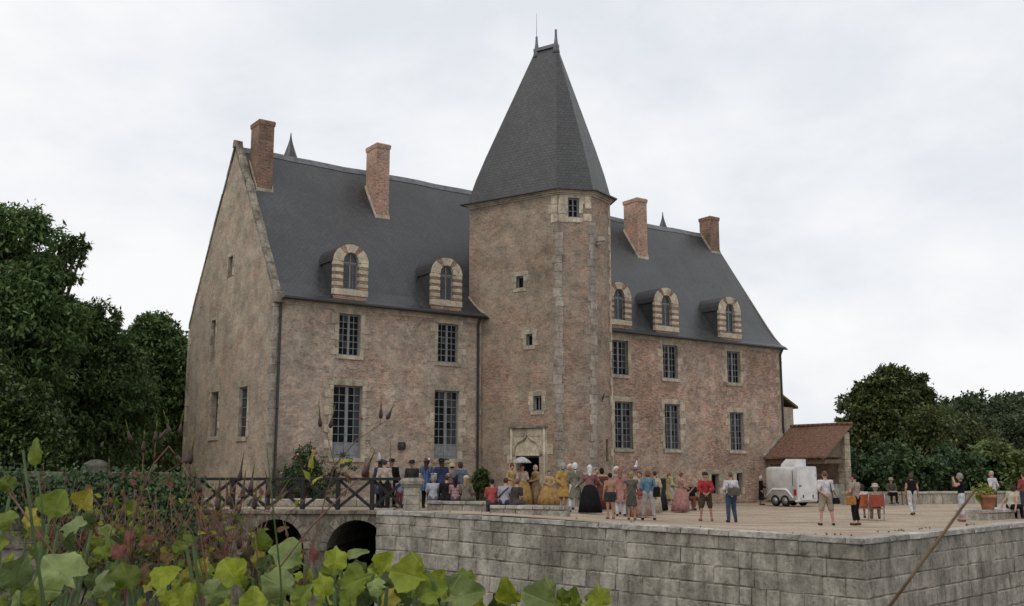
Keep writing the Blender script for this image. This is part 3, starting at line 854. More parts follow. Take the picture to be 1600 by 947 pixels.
# small annex on the right-hand gable
MB().box(LEN + 0.003, 0.5, -0.5, 33.5, 2.6, 5.55).build('annex_wall', M_GABLE, chat)
MB().loft([[(LEN + 0.01, y, 6.35), (33.75, y, 5.48), (33.75, y, 5.62), (LEN + 0.01, y, 6.5)] for y in (0.3, 2.9)]).build('annex_roof', simple('mossy_tile', (0.1, 0.085, 0.045), 0.9), chat)
# iron anchors, lamp plate, corbel
for s, z in ((6.17, 2.86),):
    m = MB(); m.M = FAC.M; m.lathe([(0.17, -0.17), (0.2, 0.0), (0.17, 0.17)], 8, (s, -0.02, z)); m.build('wall_lantern', M_PIPE, chat)
m = MB(); m.M = F3.M; m.box(0.25, -0.45, 12.3, 0.45, 0.1, 12.5); m.box(0.3, -0.3, 12.15, 0.42, 0.1, 12.3); m.build('corbel', M_QUOIN, chat)
m = MB(); m.M = F3.M; m.bar((0.6, -0.05, 4.95), (0.8, -0.05, 5.25), 0.04).bar((0.7, -0.35, 5.1), (0.7, 0.0, 5.1), 0.04); m.build('wall_anchor', M_PIPE, chat)

# ================================================================== the setting
def gravel_mat():
    t = NT('gravel')
    p = t.coord('pos')
    n1 = t.noise(t.coord('pos', (0.6, 1.3, 1)), 0.45, 7, 0.68); n2 = t.noise(p, 9.0, 6, 0.75); n3 = t.noise(p, 60.0, 2, 0.6)
    c = t.ramp(n1, [(0.32, (0.29, 0.22, 0.16)), (0.5, (0.42, 0.335, 0.255)), (0.68, (0.52, 0.435, 0.345))])
    c = t.mix(0.8, c, t.ramp(n2, [(0.3, 0.5), (0.7, 1.3)]), 'MULTIPLY')
    c = t.mix(0.5, c, t.ramp(n3, [(0.3, 0.55), (0.7, 1.3)]), 'MULTIPLY')
    g = t.ramp(t.noise(p, 0.8, 6, 0.7), [(0.62, 0), (0.72, 0.5)])
    c = t.mix(g, c, (0.17, 0.16, 0.08))
    return t.done(c, 0.95, t.bump(t.math('ADD', n3, n2), 0.6, 0.02), spec=0.1)
M_GRAVEL = gravel_mat()
def soil_mat(name, a, b):
    t = NT(name); p = t.coord('pos')
    return t.done(t.mix(0.5, t.ramp(t.noise(p, 1.2, 7, 0.65), [(0.3, a), (0.7, b)]), t.ramp(t.noise(p, 14, 4), [(0.3, 0.6), (0.7, 1.3)]), 'MULTIPLY'), 0.95, t.bump(t.noise(p, 9, 5), 0.6, 0.06), spec=0.1)
M_GRASS = soil_mat('rough_grass', (0.04, 0.05, 0.02), (0.075, 0.08, 0.035))
M_SOIL = soil_mat('bank_soil', (0.035, 0.03, 0.02), (0.07, 0.06, 0.04))

E0 = Vector((-4.68, 36.05, 0)); E1 = Vector((-3.45, 35.35, 0)); C0 = Vector((9.40, 28.0, 0)); R0 = Vector((17.7, 36.2, 0))
RD = (R0 - C0).normalized(); R9 = C0 + RD * 46
def sheet(name, poly, mat, zf, cut=1.0, xr=None, kind='structure'):
    bm = bmesh.new()
    f = bm.faces.new([bm.verts.new((x, y, 0)) for x, y in poly])
    bm.normal_update()
    if f.normal.z < 0: f.normal_flip()
    if xr:
        x = xr[0]
        while x < xr[1]:
            bmesh.ops.bisect_plane(bm, geom=bm.verts[:] + bm.edges[:] + bm.faces[:], plane_co=(x, 0, 0), plane_no=(1, 0, 0)); x += cut
    bmesh.ops.triangulate(bm, faces=bm.faces[:])
    for v in bm.verts: v.co.z = zf(v.co.x, v.co.y)
    me = bpy.data.meshes.new(name); bm.to_mesh(me); bm.free(); me.materials.append(mat)
    o = bpy.data.objects.new(name, me); link(o); tag(o, kind=kind)
    return o
sheet('courtyard_ground', [(E0.x, E0.y), (E1.x, E1.y), (C0.x, C0.y), (R9.x, R9.y), (60, 130), (-70, 130), (-70, 40.35), (-4.72, 40.35)], M_GRAVEL, lambda x, y: ground_z(x) - 0.02, 0.8, (-2.5, 9.5))
sheet('ground', [(-2500, 60), (2500, 60), (2500, 4000), (-2500, 4000)], M_GRASS, lambda x, y: -0.35)
sheet('garden_ground', [(-90, 33.6), (-11.5, 36.7), (-11.5, 40.3), (-70, 40.3), (-70, 62), (-90, 62)], M_GRASS, lambda x, y: 0.36)
def water_mat():
    t = NT('moat_water'); n = t.noise(t.coord('pos'), 3.0, 3)
    return t.done((0.02, 0.024, 0.016), 0.12, t.bump(n, 0.15, 0.05), spec=0.5)
sheet('moat_water', [(-90, 2), (90, 2), (90, 62), (-90, 62)], water_mat(), lambda x, y: -4.3)
# near bank under the plants: top, lip and slope down to the moat
mb = MB()
prof_b = [(-30, 0.2), (-3, 0.35), (0.2, 0.55), (1.2, 0.95), (2.4, 1.0), (3.2, 0.7), (4.5, -1.2), (7.0, -4.5)]
xs_b = list(np.linspace(-40, 40, 41))
vs = []
for x in xs_b:
    for y, z in prof_b: vs.append((x, y + 0.4 * math.sin(x * 0.4), z + 0.12 * math.sin(x * 1.7 + y)))
n_ = len(prof_b)
mb.add(vs, [(i * n_ + j, (i + 1) * n_ + j, (i + 1) * n_ + j + 1, i * n_ + j + 1) for i in range(len(xs_b) - 1) for j in range(n_ - 1)])
tag(mb.build('bank', M_SOIL, smooth=True), kind='structure')

# ---------------------------------------------------------------- terrace walls, stone by stone
def stone_meshes(n, mat, name='stone', jit=0.05, nx=4, nz=3):
    out = []
    for k in range(n):
        r = random.Random(100 + k); vs = []; fs = []
        for j in range(nz + 1):
            for i in range(nx + 1):
                edge = i in (0, nx) or j in (0, nz)
                x = -0.5 + i / nx; z = -0.5 + j / nz
                if i in (1, nx - 1) and nx > 3: x = -0.44 if i == 1 else 0.44
                if j in (1, nz - 1) and nz > 2: z = -0.42 if j == 1 else 0.42
                y = -0.5 + (0.04 + r.uniform(-0.05, 0.09) if edge else r.uniform(-jit, jit))
                if edge: x += r.uniform(-0.014, 0.01); z += r.uniform(-0.022, 0.016)
                vs.append((x, y, z))
        w = nx + 1
        for j in range(nz):
            for i in range(nx): fs.append((j * w + i, j * w + i + 1, (j + 1) * w + i + 1, (j + 1) * w + i))
        b = len(vs); vs += [(-0.5, 0.5, -0.5), (0.5, 0.5, -0.5), (0.5, 0.5, 0.5), (-0.5, 0.5, 0.5)]
        fs.append((*[i for i in range(nx, -1, -1)], b, b + 1))
        fs.append((*[nz * w + i for i in range(nx + 1)], b + 2, b + 3))
        fs.append((*[j * w for j in range(nz + 1)], b + 3, b))
        fs.append((*[j * w + nx for j in range(nz, -1, -1)], b + 1, b + 2))
        out.append(MB().add(vs, fs).mesh(name, mat, uv=False))
    return out
ST = stone_meshes(10, M_WALL); ST_TOP = stone_meshes(6, M_WTOP, 'coping_stone', 0.03)
def masonry(root, P0, P1, tops, beds, wmin, wmax, q=0.0, thick=0.3, skip=None, gap=0.009, copes=ST_TOP, meshes=ST, seed=1, cope=True):
    """courses between the bed lines; beds: list of (left depth, right depth) below the top line"""
    r = random.Random(seed)
    d = P1 - P0; d.z = 0; Ln = d.length; d.normalize(); inn = Vector((-d.y, d.x, 0)); ang = math.atan2(d.y, d.x)
    zt = lambda k: tops[0] + (tops[1] - tops[0]) * k
    for ci in range(len(beds) - 1):
        a = 0.0 if ci % 2 == 0 else -r.uniform(0.1, 0.5)
        first = cope and ci == 0
        while a < Ln - 0.02:
            w = (r.uniform(wmin, wmax) if r.random() < 0.75 else r.uniform(wmin * 0.6, wmax * 1.5)) * (1.35 if first else 1.0)
            a0, a1 = max(a, 0), min(a + w, Ln)
            if Ln - a1 < 0.3: a1 = Ln
            a = a1
            if a1 - a0 < 0.05: continue
            k = (a0 + a1) / 2 / Ln
            hi = zt(k) - (beds[ci][0] + (beds[ci][1] - beds[ci][0]) * k); lo = zt(k) - (beds[ci + 1][0] + (beds[ci + 1][1] - beds[ci + 1][0]) * k)
            slope_ = ((tops[1] - tops[0]) - (beds[ci][1] - beds[ci][0] + beds[ci + 1][1] - beds[ci + 1][0]) / 2) / Ln
            if skip and skip(a0, a1, lo, hi): continue
            o = bpy.data.objects.new('coping_stone' if first else 'stone', r.choice(copes if first else meshes))
            th = thick + (0.28 if first else 0)
            pr = r.uniform(-0.02, 0.02) + (0.05 if first else 0)
            c = P0 + d * ((a0 + a1) / 2) + inn * (q + th / 2 - pr)
            o.location = (c.x, c.y, (hi + lo) / 2 + r.uniform(-0.006, 0.006) + (r.uniform(-0.005, 0.005) if first else 0))
            g = gap * r.uniform(0.5, 1.8)
            if not first and r.random() < (0.85 if ci == 1 else 0.4): g = 0.001; pr = 0.0
            c = P0 + d * ((a0 + a1) / 2) + inn * (q + th / 2 - pr); o.location.x, o.location.y = c.x, c.y
            o.scale = (a1 - a0 - g, th, hi - lo - g)
            m = Matrix.Rotation(ang + r.uniform(-0.006, 0.006), 3, 'Z') @ Matrix.Rotation(-math.atan(slope_), 3, 'Y')
            o.rotation_euler = m.to_euler()
            link(o, root)
def wall_core(root, P0, P1, tops, q=0.07, thick=0.5, zb=-5.0, mat=M_MORTAR, dz=0.06):
    d = (P1 - P0); d.z = 0; d.normalize(); inn = Vector((-d.y, d.x, 0))
    a, b = P0 + inn * q, P1 + inn * q; c, e = P1 + inn * (q + thick), P0 + inn * (q + thick)
    MB().loft([[(p.x, p.y, zb) for p in (a, b, c, e)], [(p.x, p.y, z - dz) for p, z in ((a, tops[0]), (b, tops[1]), (c, tops[1]), (e, tops[0]))]]).build('wall_core', mat, root)
tl = empty('terrace_wall', E1)
tag(tl, 'long grey ashlar terrace wall running from the bridge to the near corner', 'wall')
def parent_keep(root):
    for o in list(bpy.data.objects):
        if o.parent is root: o.location = Vector(o.location) - Vector(root.location)
beds_l = [(0, 0), (0.16, 0.18), (0.47, 0.60), (0.86, 1.10), (1.33, 1.60), (1.84, 2.12), (2.36, 2.64), (2.9, 3.2), (3.5, 3.8)]
TL = (0.43, 0.0)
masonry(tl, E1, C0, TL, beds_l, 0.36, 0.85, seed=5)
wall_core(tl, E1, C0, TL)
masonry(tl, E0, E1, (0.44, 0.43), [(a, a) for a, b in beds_l], 0.4, 0.8, seed=8)
wall_core(tl, E0, E1, (0.44, 0.43))
EB = Vector((-4.78, 38.0, 0))
masonry(tl, EB, E0, (0.44, 0.44), [(a, a) for a, b in beds_l], 0.4, 0.8, seed=9)
parent_keep(tl)
tr = empty('terrace_wall', C0)
tag(tr, 'weathered terrace wall leading off to the right from the near corner', 'wall')
R5 = C0 + RD * 17.5
beds_r = [(0, 0), (0.17, 0.17), (0.60, 0.6), (1.10, 1.12), (1.58, 1.62), (2.1, 2.1), (2.64, 2.64), (3.2, 3.2), (3.8, 3.8)]
masonry(tr, C0, R5, (0.0, 0.02), beds_r, 0.6, 1.3, seed=14)
wall_core(tr, C0, R5, (0, 0.02))
parent_keep(tr)

# ---------------------------------------------------------------- bridge
B0, B1 = Vector((-12.3, 37.15, 0)), Vector((-4.55, 36.55, 0))
class WFace(Face):
    def __init__(self, P0, P1): super().__init__((P0.x, P0.y), (P1.x, P1.y))
BF = WFace(B0, B1); BW = 3.9
br = empty('bridge', ((B0 + B1) / 2))
tag(br, 'rubble stone footbridge with two dark arches over the moat', 'bridge')
def aX(x): return (x - B0.x) / (B1.x - B0.x) * BF.len
arches = [(aX(-8.3), 1.02, -0.92), (aX(-5.42), 1.06, -0.98)]
DZ = 0.42
def arch_z(a, dr=0.0):
    z = -5.0
    for c, r, zs in arches:
        if abs(a - c) < r + dr: z = max(z, zs + math.sqrt(max(0, (r + dr) ** 2 - (a - c) ** 2)))
    return z
mb = MB(); mb.M = BF.M
av = sorted({*np.linspace(0, BF.len, 60).tolist(), *[c + s * r * k for c, r, _ in arches for s in (-1, 1) for k in (1.0, 0.995, 0.97, 0.93)]})
for a0, a1 in zip(av, av[1:]):
    inside = any(c - r <= (a0 + a1) / 2 <= c + r for c, r, _ in arches)
    zb0, zb1 = (max(arch_z(a0), arches[0][2]), max(arch_z(a1), arches[0][2])) if inside else (-5, -5)
    mb.add([(a0, 0, zb0), (a1, 0, zb1), (a1, 0, DZ - 0.15), (a0, 0, DZ - 0.15)], [(0, 1, 2, 3)])
    if inside: mb.add([(a0, 0, zb0), (a0, 10, zb0), (a1, 10, zb1), (a1, 0, zb1)], [(0, 1, 2, 3)])  # vault lengthened beyond the deck so the arches stay dark
for c, r, zs in arches:
    for s in (-1, 1): mb.add([(c + s * r, 0, -5), (c + s * r, 10, -5), (c + s * r, 10, zs), (c + s * r, 0, zs)], [(0, 1, 2, 3)])
mb.add([(0, 10, -5), (BF.len, 10, -5), (BF.len, 10, 0.2), (0, 10, 0.2)], [(3, 2, 1, 0)])  # unseen end wall, added to keep light out of the arches
mb.build('arch_wall', M_RUBBLE, br)
for c, r, zs in arches:
    for k in range(13):
        a0, a1 = math.pi * k / 13 + 0.01, math.pi * (k + 1) / 13 - 0.01
        m = MB(); m.M = BF.M; y = -0.03 - rnd.uniform(0, 0.02); w = rnd.uniform(0.24, 0.3)
        m.loft([[(c + rr * math.cos(a), yy, zs + rr * math.sin(a)) for rr, yy in ((r - 0.004, y), (r + w, y), (r + w, 0.1), (r - 0.004, 0.1))] for a in (a0, (a0 + a1) / 2, a1)])
        m.build('arch_stone', M_RUBBLE, br)
a = 0.0
while a < BF.len - 0.1:
    w = min(rnd.uniform(0.8, 1.3), BF.len - a)
    m = MB(); m.M = BF.M; m.bbox(a + 0.005, -0.1, DZ - 0.15, a + w - 0.005, 0.45, DZ + rnd.uniform(-0.01, 0.01), 0.02); m.build('string_stone', M_COPE, br); a += w
m = MB(); m.M = BF.M; m.box(0, 0.45, DZ - 0.15, BF.len, BW, DZ - 0.015); m.build('deck', M_GRAVEL, br)
a = 0.0
while a < BF.len - 0.1:
    w = min(rnd.uniform(0.6, 1.1), BF.len - a)
    m = MB(); m.M = BF.M; m.bbox(a + 0.005, BW - 0.35, DZ - 0.02, a + w - 0.005, BW - 0.003, DZ + 0.3 + rnd.uniform(-0.03, 0.02), 0.03); m.build('parapet_stone', M_WALL, br); a += w
parent_keep(br)
# railing along the near edge
rl = empty('bridge_railing', B0 + Vector((0, 0, DZ)))
tag(rl, 'black timber railing with crossed braces on the footbridge', 'railing')
posts = [aX(at(p, 790, 36.8).x) for p in (305, 359, 415, 471, 527, 581, 633.5)]
ZT = DZ + 1.12
for a_ in posts:
    m = MB(); m.M = BF.M; m.bbox(a_ - 0.07, 0.08, DZ, a_ + 0.07, 0.22, ZT - 0.102, 0.008); m.build('post', M_WOOD, rl)
m = MB(); m.M = BF.M; m.bbox(posts[0] - 0.9, 0.075, ZT - 0.1, posts[-1] + 0.07, 0.235, ZT, 0.01); m.build('top_rail', M_WOOD, rl)
for a0, a1 in zip(posts, posts[1:]):
    for k, (p, q) in enumerate((((a0 + 0.06, DZ + 0.1), (a1 - 0.06, ZT - 0.12)), ((a0 + 0.06, ZT - 0.12), (a1 - 0.06, DZ + 0.1)))):
        m = MB(); m.M = BF.M; y = 0.13 + 0.05 * k; m.bar((p[0], y, p[1]), (q[0], y, q[1]), 0.05, 0.1); m.build('brace', M_WOOD, rl)
parent_keep(rl)

# gate pier at the end of the bridge
gp = empty('gate_pier', (-3.52, 36.65, 0.4))
tag(gp, 'squat stone gate pier with moulded cap at the bridge end', 'pier')
z = 0.0
for h in (0.22, 0.3, 0.28):
    MB().bbox(-0.27, -0.27, z + 0.003, 0.27, 0.27, z + h - 0.003, 0.015).build('pier_stone', M_WALL, gp); z += h
MB().loft([[(x * e, y * e, zz) for x, y in ((-1, -1), (1, -1), (1, 1), (-1, 1))] for zz, e in ((z, 0.28), (z + 0.08, 0.33), (z + 0.12, 0.39), (z + 0.24, 0.4), (z + 0.27, 0.36), (z + 0.33, 0.34))]).build('pier_cap', M_WALL, gp)
MB().bbox(-0.36, -0.36, -0.1, 0.36, 0.36, 0.0, 0.02).build('pier_base', M_COPE, gp)

# low inner walls people sit on
def low_wall(P0, P1, zt, h, label, seed, wd=0.42):
    P0, P1 = Vector(P0), Vector(P1)
    F = WFace(P0, P1); r = random.Random(seed)
    w = empty('low_wall', P0); tag(w, label, 'wall', 'low stone walls on the terrace')
    def lay(z0, z1, y0, y1, lo, hi, name, mat):
        a = 0.0
        while a < F.len - 0.02:
            ln = r.uniform(lo, hi); b = min(F.len, a + ln)
            if F.len - b < 0.3: b = F.len
            m = MB(); m.M = F.M
            m.bbox(a + 0.005, y0 + r.uniform(-0.012, 0.012), z0 + 0.003, b - 0.005, y1, z1 - 0.003 + r.uniform(-0.012, 0.008), 0.018)
            o = m.build(name, mat, w); o.location = -P0; a = b
    lay(zt - 0.13, zt, -0.05, wd + 0.05, 0.6, 1.1, 'coping_stone', M_WTOP)
    lay(zt - h, zt - 0.13, 0, wd, 0.4, 0.8, 'stone', M_WALL)
    return w
low_wall((-3.05, 37.75, 0), (-0.45, 36.55, 0), 0.72, 0.5, 'low wall beside the gate pier with four people sitting along it', 31)
low_wall((-0.75, 36.0, 0), (1.75, 34.55, 0), 0.62, 0.42, 'short low wall in the middle, in front of the man in the striped shirt', 32)
PLA = Vector((17.2, 38.1, 0)); low_wall(PLA, PLA + Vector((6.5, 5.9, 0)), 0.36, 0.4, 'broad low ledge at the right edge under the terracotta pot', 33, 1.0)
FW0 = at(1322, 789, 55.5); FW1 = at(1720, 787, 60)
low_wall((FW0.x, FW0.y, 0), (FW1.x, FW1.y, 0), 0.66, 0.7, 'long pale parapet wall at the far side of the courtyard', 34, 0.4)

# ivy-grown wall on the left
IV0, IV1 = Vector((-34, 33.2, 0)), Vector((-11.6, 36.4, 0))
iw = empty('garden_wall', IV1)
tag(iw, 'dark moss-topped garden wall at the left with ivy hanging over it', 'wall')
masonry(iw, IV0 + (IV1 - IV0) * 0.3, IV1, (1.82, 1.72), [(0, 0), (0.2, 0.2), (0.6, 0.6), (1.05, 1.05), (1.5, 1.5), (2.0, 2.0), (2.6, 2.6)], 0.5, 1.0, seed=41, copes=stone_meshes(3, M_COPE, 'coping_stone', 0.06), meshes=stone_meshes(4, M_RUBBLE))
wall_core(iw, IV0, IV1, (1.9, 1.72), dz=0.1)
parent_keep(iw)
p_ = at(150, 735, 36.5)
MB().lathe([(0.62, -0.5), (0.62, 0.02), (0.5, 0.05), (0.45, 0.16), (0.47, 0.2), (0.4, 0.32), (0.22, 0.42), (0.03, 0.46)], 14).build('dome_finial', stone('dark_stone', (0.13, 0.125, 0.1), 0.6, 0.2, 1.5), None, True, loc=(p_.x, p_.y, 1.72))
tag(bpy.data.objects['dome_finial'], 'grey stone dome cap showing above the ivy wall', 'finial')

# ---------------------------------------------------------------- shed against the right end of the house
sh = empty('shed', loc2w(31.3, -2.1, 0), YAW)
tag(sh, 'open lean-to shed with red tile roof behind the white trailer', 'shed')
def sl(m): m.M = Matrix.Translation((-31.3, 2.1, 0)); return m
def tile_mat():
    t = NT('clay_tile'); uv = t.coord('uv')
    b = t.n('ShaderNodeTexBrick', offset=0.5)
    t.val(b, Scale=1.0, Mortar_Size=0.008, Mortar_Smooth=0.2, Brick_Width=0.17, Row_Height=0.11)
    b.inputs['Color1'].default_value = (0.215, 0.122, 0.084, 1); b.inputs['Color2'].default_value = (0.18, 0.095, 0.065, 1); b.inputs['Mortar'].default_value = (0.06, 0.035, 0.03, 1)
    t.l(uv, b.inputs['Vector'])
    c = t.mix(0.7, b.outputs['Color'], t.ramp(t.noise(t.coord('uv', (5.9, 9.1, 1)), 1.0, 1), [(0.3, 0.5), (0.7, 1.4)]), 'MULTIPLY')
    c = t.mix(t.ramp(t.noise(uv, 1.6, 6, 0.7), [(0.5, 0), (0.7, 0.45)]), c, (0.12, 0.1, 0.075))
    sx = t.n('ShaderNodeSeparateXYZ'); t.l(uv, sx.inputs[0])
    fr = t.math('FRACT', t.math('DIVIDE', sx.outputs[1], 0.11))
    return t.done(c, 0.9, t.bump(t.math('MULTIPLY', fr, -1.0), 0.7, 0.02), spec=0.15)
M_TILE = tile_mat()
se, sr, ze, zr = 30.15, 32.5, 2.52, 4.36
sl(m := MB()); nseg = 10
m.loft([[(se - 0.1, t, ze - 0.06 + 0.02 * math.sin(t * 3)), (se - 0.1, t, ze + 0.02 + 0.02 * math.sin(t * 3)), (sr, t, zr + 0.03 * math.sin(t * 1.7)), (sr, t, zr - 0.1)] for t in np.linspace(-4.38, -0.01, nseg)])
m.build('roof', M_TILE, sh)
for k in range(13):
    t = -4.36 + k * 0.333
    sl(m := MB()); m.tube([(sr, t + 0.002, zr + 0.0), (sr, t + 0.34, zr + 0.02)], [0.12, 0.1], 8); m.build('ridge_tile', M_TILE, sh, True)
sl(m := MB()); m.loft([[(se - 0.12, t, ze + 0.03), (se - 0.12, t, ze + 0.14), (sr + 0.05, t, zr + 0.16), (sr + 0.05, t, zr + 0.04)] for t in (-0.12, -0.004)]); m.build('flashing', M_WTOP, sh)
for t in (-4.0, -3.0, -2.0, -1.0):
    sl(m := MB()); m.bar((se + 0.05, t, ze - 0.13), (sr - 0.05, t, zr - 0.2), 0.1, 0.12); m.build('rafter', M_OAK, sh)
sl(m := MB()); m.box(se + 0.1, -4.15, ze - 0.36, se + 0.28, -0.05, ze - 0.16); m.build('eaves_beam', M_OAK, sh)
sl(m := MB()); m.box(se + 0.282, -4.1, ze - 0.34, 31.98, -3.92, ze - 0.14); m.build('tie_beam', M_OAK, sh)
z = -0.02; k = 0
while z < 3.85:
    h = min(rnd.uniform(0.3, 0.42), 3.9 - z)
    sl(m := MB()); e = 0.03 * (k % 2); m.bbox(32.0 - e, -4.2, z + 0.003, 32.46, -3.7 + e, z + h - 0.003, 0.02); m.build('pier_stone', M_SURR, sh); z += h; k += 1
sl(m := MB()); m.loft([[(sr - 0.3, t, -0.1), (sr, t, -0.1), (sr, t, zr - 0.12), (sr - 0.3, t, zr - 0.35)] for t in (-3.59, -0.01)]); m.build('back_wall', M_TOWER_B, sh)
sl(m := MB()); m.loft([[(se + 0.5, t, ze + 0.0), (31.99, t, ze + 0.0), (31.99, t, zr - 0.56), (se + 0.5, t, ze + 0.2)] for t in (-4.02, -3.9)]); m.build('gable_boarding', M_OAK, sh)
sl(m := MB()); m.box(se + 0.12, -0.3, 0, se + 0.3, -0.12, ze - 0.36); m.build('post', M_OAK, sh)
sl(m := MB()); m.box(31.2, -4.05, -0.02, 31.98, -3.72, 1.05); m.build('plinth', M_WALL, sh)

# ---------------------------------------------------------------- white trailer
M_TRL = simple('white_trailer_skin', (0.56, 0.545, 0.535), 0.4, 0.4, 0, 0.08, 2.5)
M_TRD = simple('white_trailer_door', (0.64, 0.63, 0.62), 0.45, 0.4, 0, 0.07, 2.5)
M_TYRE = simple('tyre_rubber', (0.02, 0.02, 0.021), 0.8, 0.2)
M_ALLOY = simple('wheel_rim', (0.33, 0.33, 0.34), 0.4, 0.5, 0.5)
M_REDL = simple('red_lens', (0.3, 0.02, 0.015), 0.3, 0.5)
TRW = Vector((14.3, 52.0, 0))
tz = empty('box_trailer', TRW, YAW)
tag(tz, 'white twin-axle box trailer parked in front of the shed', 'trailer')
W_, L_, H0, H1 = 1.46, 2.2, 0.3, 1.98
def rsec(x0, x1, z0, z1, r, n=5):
    pts = [(x0, z0), (x1, z0)]
    pts += [(x1 - r + r * math.cos(R(90) * k / n), z1 - r + r * math.sin(R(90) * k / n)) for k in range(n + 1)]
    pts += [(x0 + r - r * math.sin(R(90) * k / n), z1 - r + r * math.cos(R(90) * k / n)) for k in range(n + 1)]
    return pts
MB().loft([[(x, y, z) for x, z in rsec(i, W_ - i, H0 + i * 0.3, H1 - i * 0.6, 0.16)] for y, i in ((0.06, 0), (L_ - 0.3, 0), (L_ - 0.12, 0.06), (L_ - 0.03, 0.16), (L_, 0.3))]).build('body', M_TRL, tz, True)
MB().loft([[(x, y, z) for x, z in rsec(-0.015, W_ + 0.015, H0 - 0.02, H1 + 0.015, 0.1)] for y in (0.0, 0.07)]).build('rear_frame', M_TRD, tz)
MB().bbox(0.12, -0.025, H0 + 0.1, W_ - 0.07, 0.0, H1 - 0.1, 0.01).build('rear_door', M_TRD, tz)
for z_ in (H0 + 0.35, H1 - 0.45): MB().bbox(W_ - 0.12, -0.045, z_, W_ + 0.01, -0.02, z_ + 0.05, 0.006).build('hinge', M_ALLOY, tz)
MB().bbox(0.06, -0.05, 1.0, 0.22, -0.02, 1.06, 0.006).build('door_latch', M_PIPE, tz)
for x_ in (0.3, 1.05): MB().bbox(x_, -0.05, H0 + 0.13, x_ + 0.07, -0.02, H0 + 0.28, 0.006).build('catch', M_PIPE, tz)
MB().bbox(0.22, -0.04, H0 + 0.02, 1.0, -0.012, H0 + 0.12, 0.005).build('number_plate', M_TRD, tz)
MB().bbox(-0.05, 0.06, H0 - 0.08, W_ + 0.05, 0.2, H0 + 0.03, 0.02).build('bumper', M_TRD, tz)
MB().bbox(-0.03, 0.11, 0.55, -0.01, 0.27, 0.85, 0.006).build('tail_light', M_REDL, tz)
MB().bbox(-0.02, 0.3, 1.0, -0.004, 0.33, 1.8, 0.004).build('door_seal', M_PIPE, tz)
fe = []
for k in range(13):
    f = k / 12; y = 0.3 + 1.75 * f
    zz = 0.42 + 0.42 * min(1, math.sin(math.pi * min(1, max(0, f))) * 1.5)
    fe.append([(-0.09, y, zz - 0.03), (-0.09, y, zz), (-0.03, y, zz + 0.06), (0.02, y, zz + 0.06), (0.02, y, zz - 0.03)])
MB().loft(fe).build('mudguard', M_TRD, tz, True)
for y_ in (0.86, 1.48):
    for x_ in (-0.02, W_ - 0.16):
        whl = MB(); whl.M = Matrix.Translation((x_, y_, 0.28)) @ Matrix.Rotation(R(90), 4, 'Y')
        whl.lathe([(0.18, 0.0), (0.26, 0.0), (0.28, 0.03), (0.28, 0.14), (0.26, 0.17), (0.18, 0.17)], 20)
        wo = whl.build('wheel', M_TYRE, tz, True)
        rm = MB(); rm.M = Matrix.Translation((x_ - 0.006, y_, 0.28)) @ Matrix.Rotation(R(90), 4, 'Y'); rm.lathe([(0.175, 0), (0.16, 0.03), (0.07, 0.035), (0.05, -0.005)], 14); rm.build('rim', M_ALLOY, wo, True)
MB().loft([[(x, y, z) for x, y in ((0.25 + i, 0.35), (1.12, 0.35), (1.12, 1.1 - j), (0.25 + i, 1.1 - j))] for z, i, j in ((H1 - 0.02, -0.06, -0.1), (H1 + 0.1, -0.05, -0.1), (H1 + 0.36, 0.04, 0.12), (H1 + 0.38, 0.06, 0.14))]).build('roof_unit', M_TRD, tz)
MB().tube([(W_ / 2, L_ - 0.1, 0.35), (W_ / 2, L_ + 0.9, 0.38), (W_ / 2, L_ + 1.0, 0.42)], 0.05, 6).build('drawbar', M_PIPE, tz)

# ---------------------------------------------------------------- table, chairs, pot
tb = empty('folding_table', (at(1395, 787, 54.6).x, 54.6, 0), R(4))
tag(tb, 'small wooden table with papers in front of the far parapet', 'table')
MB().bbox(-0.72, -0.32, 0.66, 0.72, 0.32, 0.7, 0.01).build('table_top', M_OAK, tb)
for x_ in (-0.66, 0.66):
    for y_ in (-0.27, 0.27): MB().bar((x_, y_, 0), (x_ * 0.97, y_ * 0.97, 0.66), 0.045).build('leg', M_OAK, tb)
M_PAPER = simple('paper', (0.6, 0.58, 0.54), 0.9, 0.1, 0, 0.03)
MB().bbox(-0.1, -0.2, 0.702, 0.2, 0.05, 0.72, 0.003).build('paper_stack', M_PAPER, None, loc=tb.location)
tag(bpy.data.objects['paper_stack'], 'white papers lying on the small far table', 'papers')
def folding_chair(x, y, rz, colr, label):
    c = empty('folding_chair', (x, y, ground_z(x)), rz); tag(c, label, 'chair', 'folding chairs in the courtyard')
    mt = simple('canvas_' + str(colr), colr, 0.8, 0.2); ms = M_ALLOY
    MB().bbox(-0.24, -0.22, 0.40, 0.24, 0.22, 0.43, 0.01).build('seat', mt, c)
    MB().loft([[(xx, -0.26 - (z - 0.45) * 0.3, z), (xx, -0.285 - (z - 0.45) * 0.3, z)] for z in (0.5, 0.7, 0.92) for xx in (-0.25,)] and [[(-0.25, -0.24 - (z - 0.45) * 0.28, z), (0.25, -0.24 - (z - 0.45) * 0.28, z), (0.25, -0.265 - (z - 0.45) * 0.28, z), (-0.25, -0.265 - (z - 0.45) * 0.28, z)] for z in (0.5, 0.7, 0.92)]).build('backrest', mt, c)
    for s in (-1, 1):
        MB().tube([(s * 0.27, -0.4, 0.95), (s * 0.27, -0.2, 0.42), (s * 0.27, 0.26, 0.0)], 0.013, 6).build('leg', ms, c, True)
        MB().tube([(s * 0.26, 0.22, 0.42), (s * 0.26, -0.28, 0.0)], 0.013, 6).build('leg', ms, c, True)
        MB().tube([(s * 0.28, -0.3, 0.62), (s * 0.28, 0.2, 0.62), (s * 0.28, 0.23, 0.42)], 0.014, 6).build('armrest', ms, c, True)
    return c
CH1, CH2 = at(1349, 809, 38.6), at(1370, 811, 38.0)
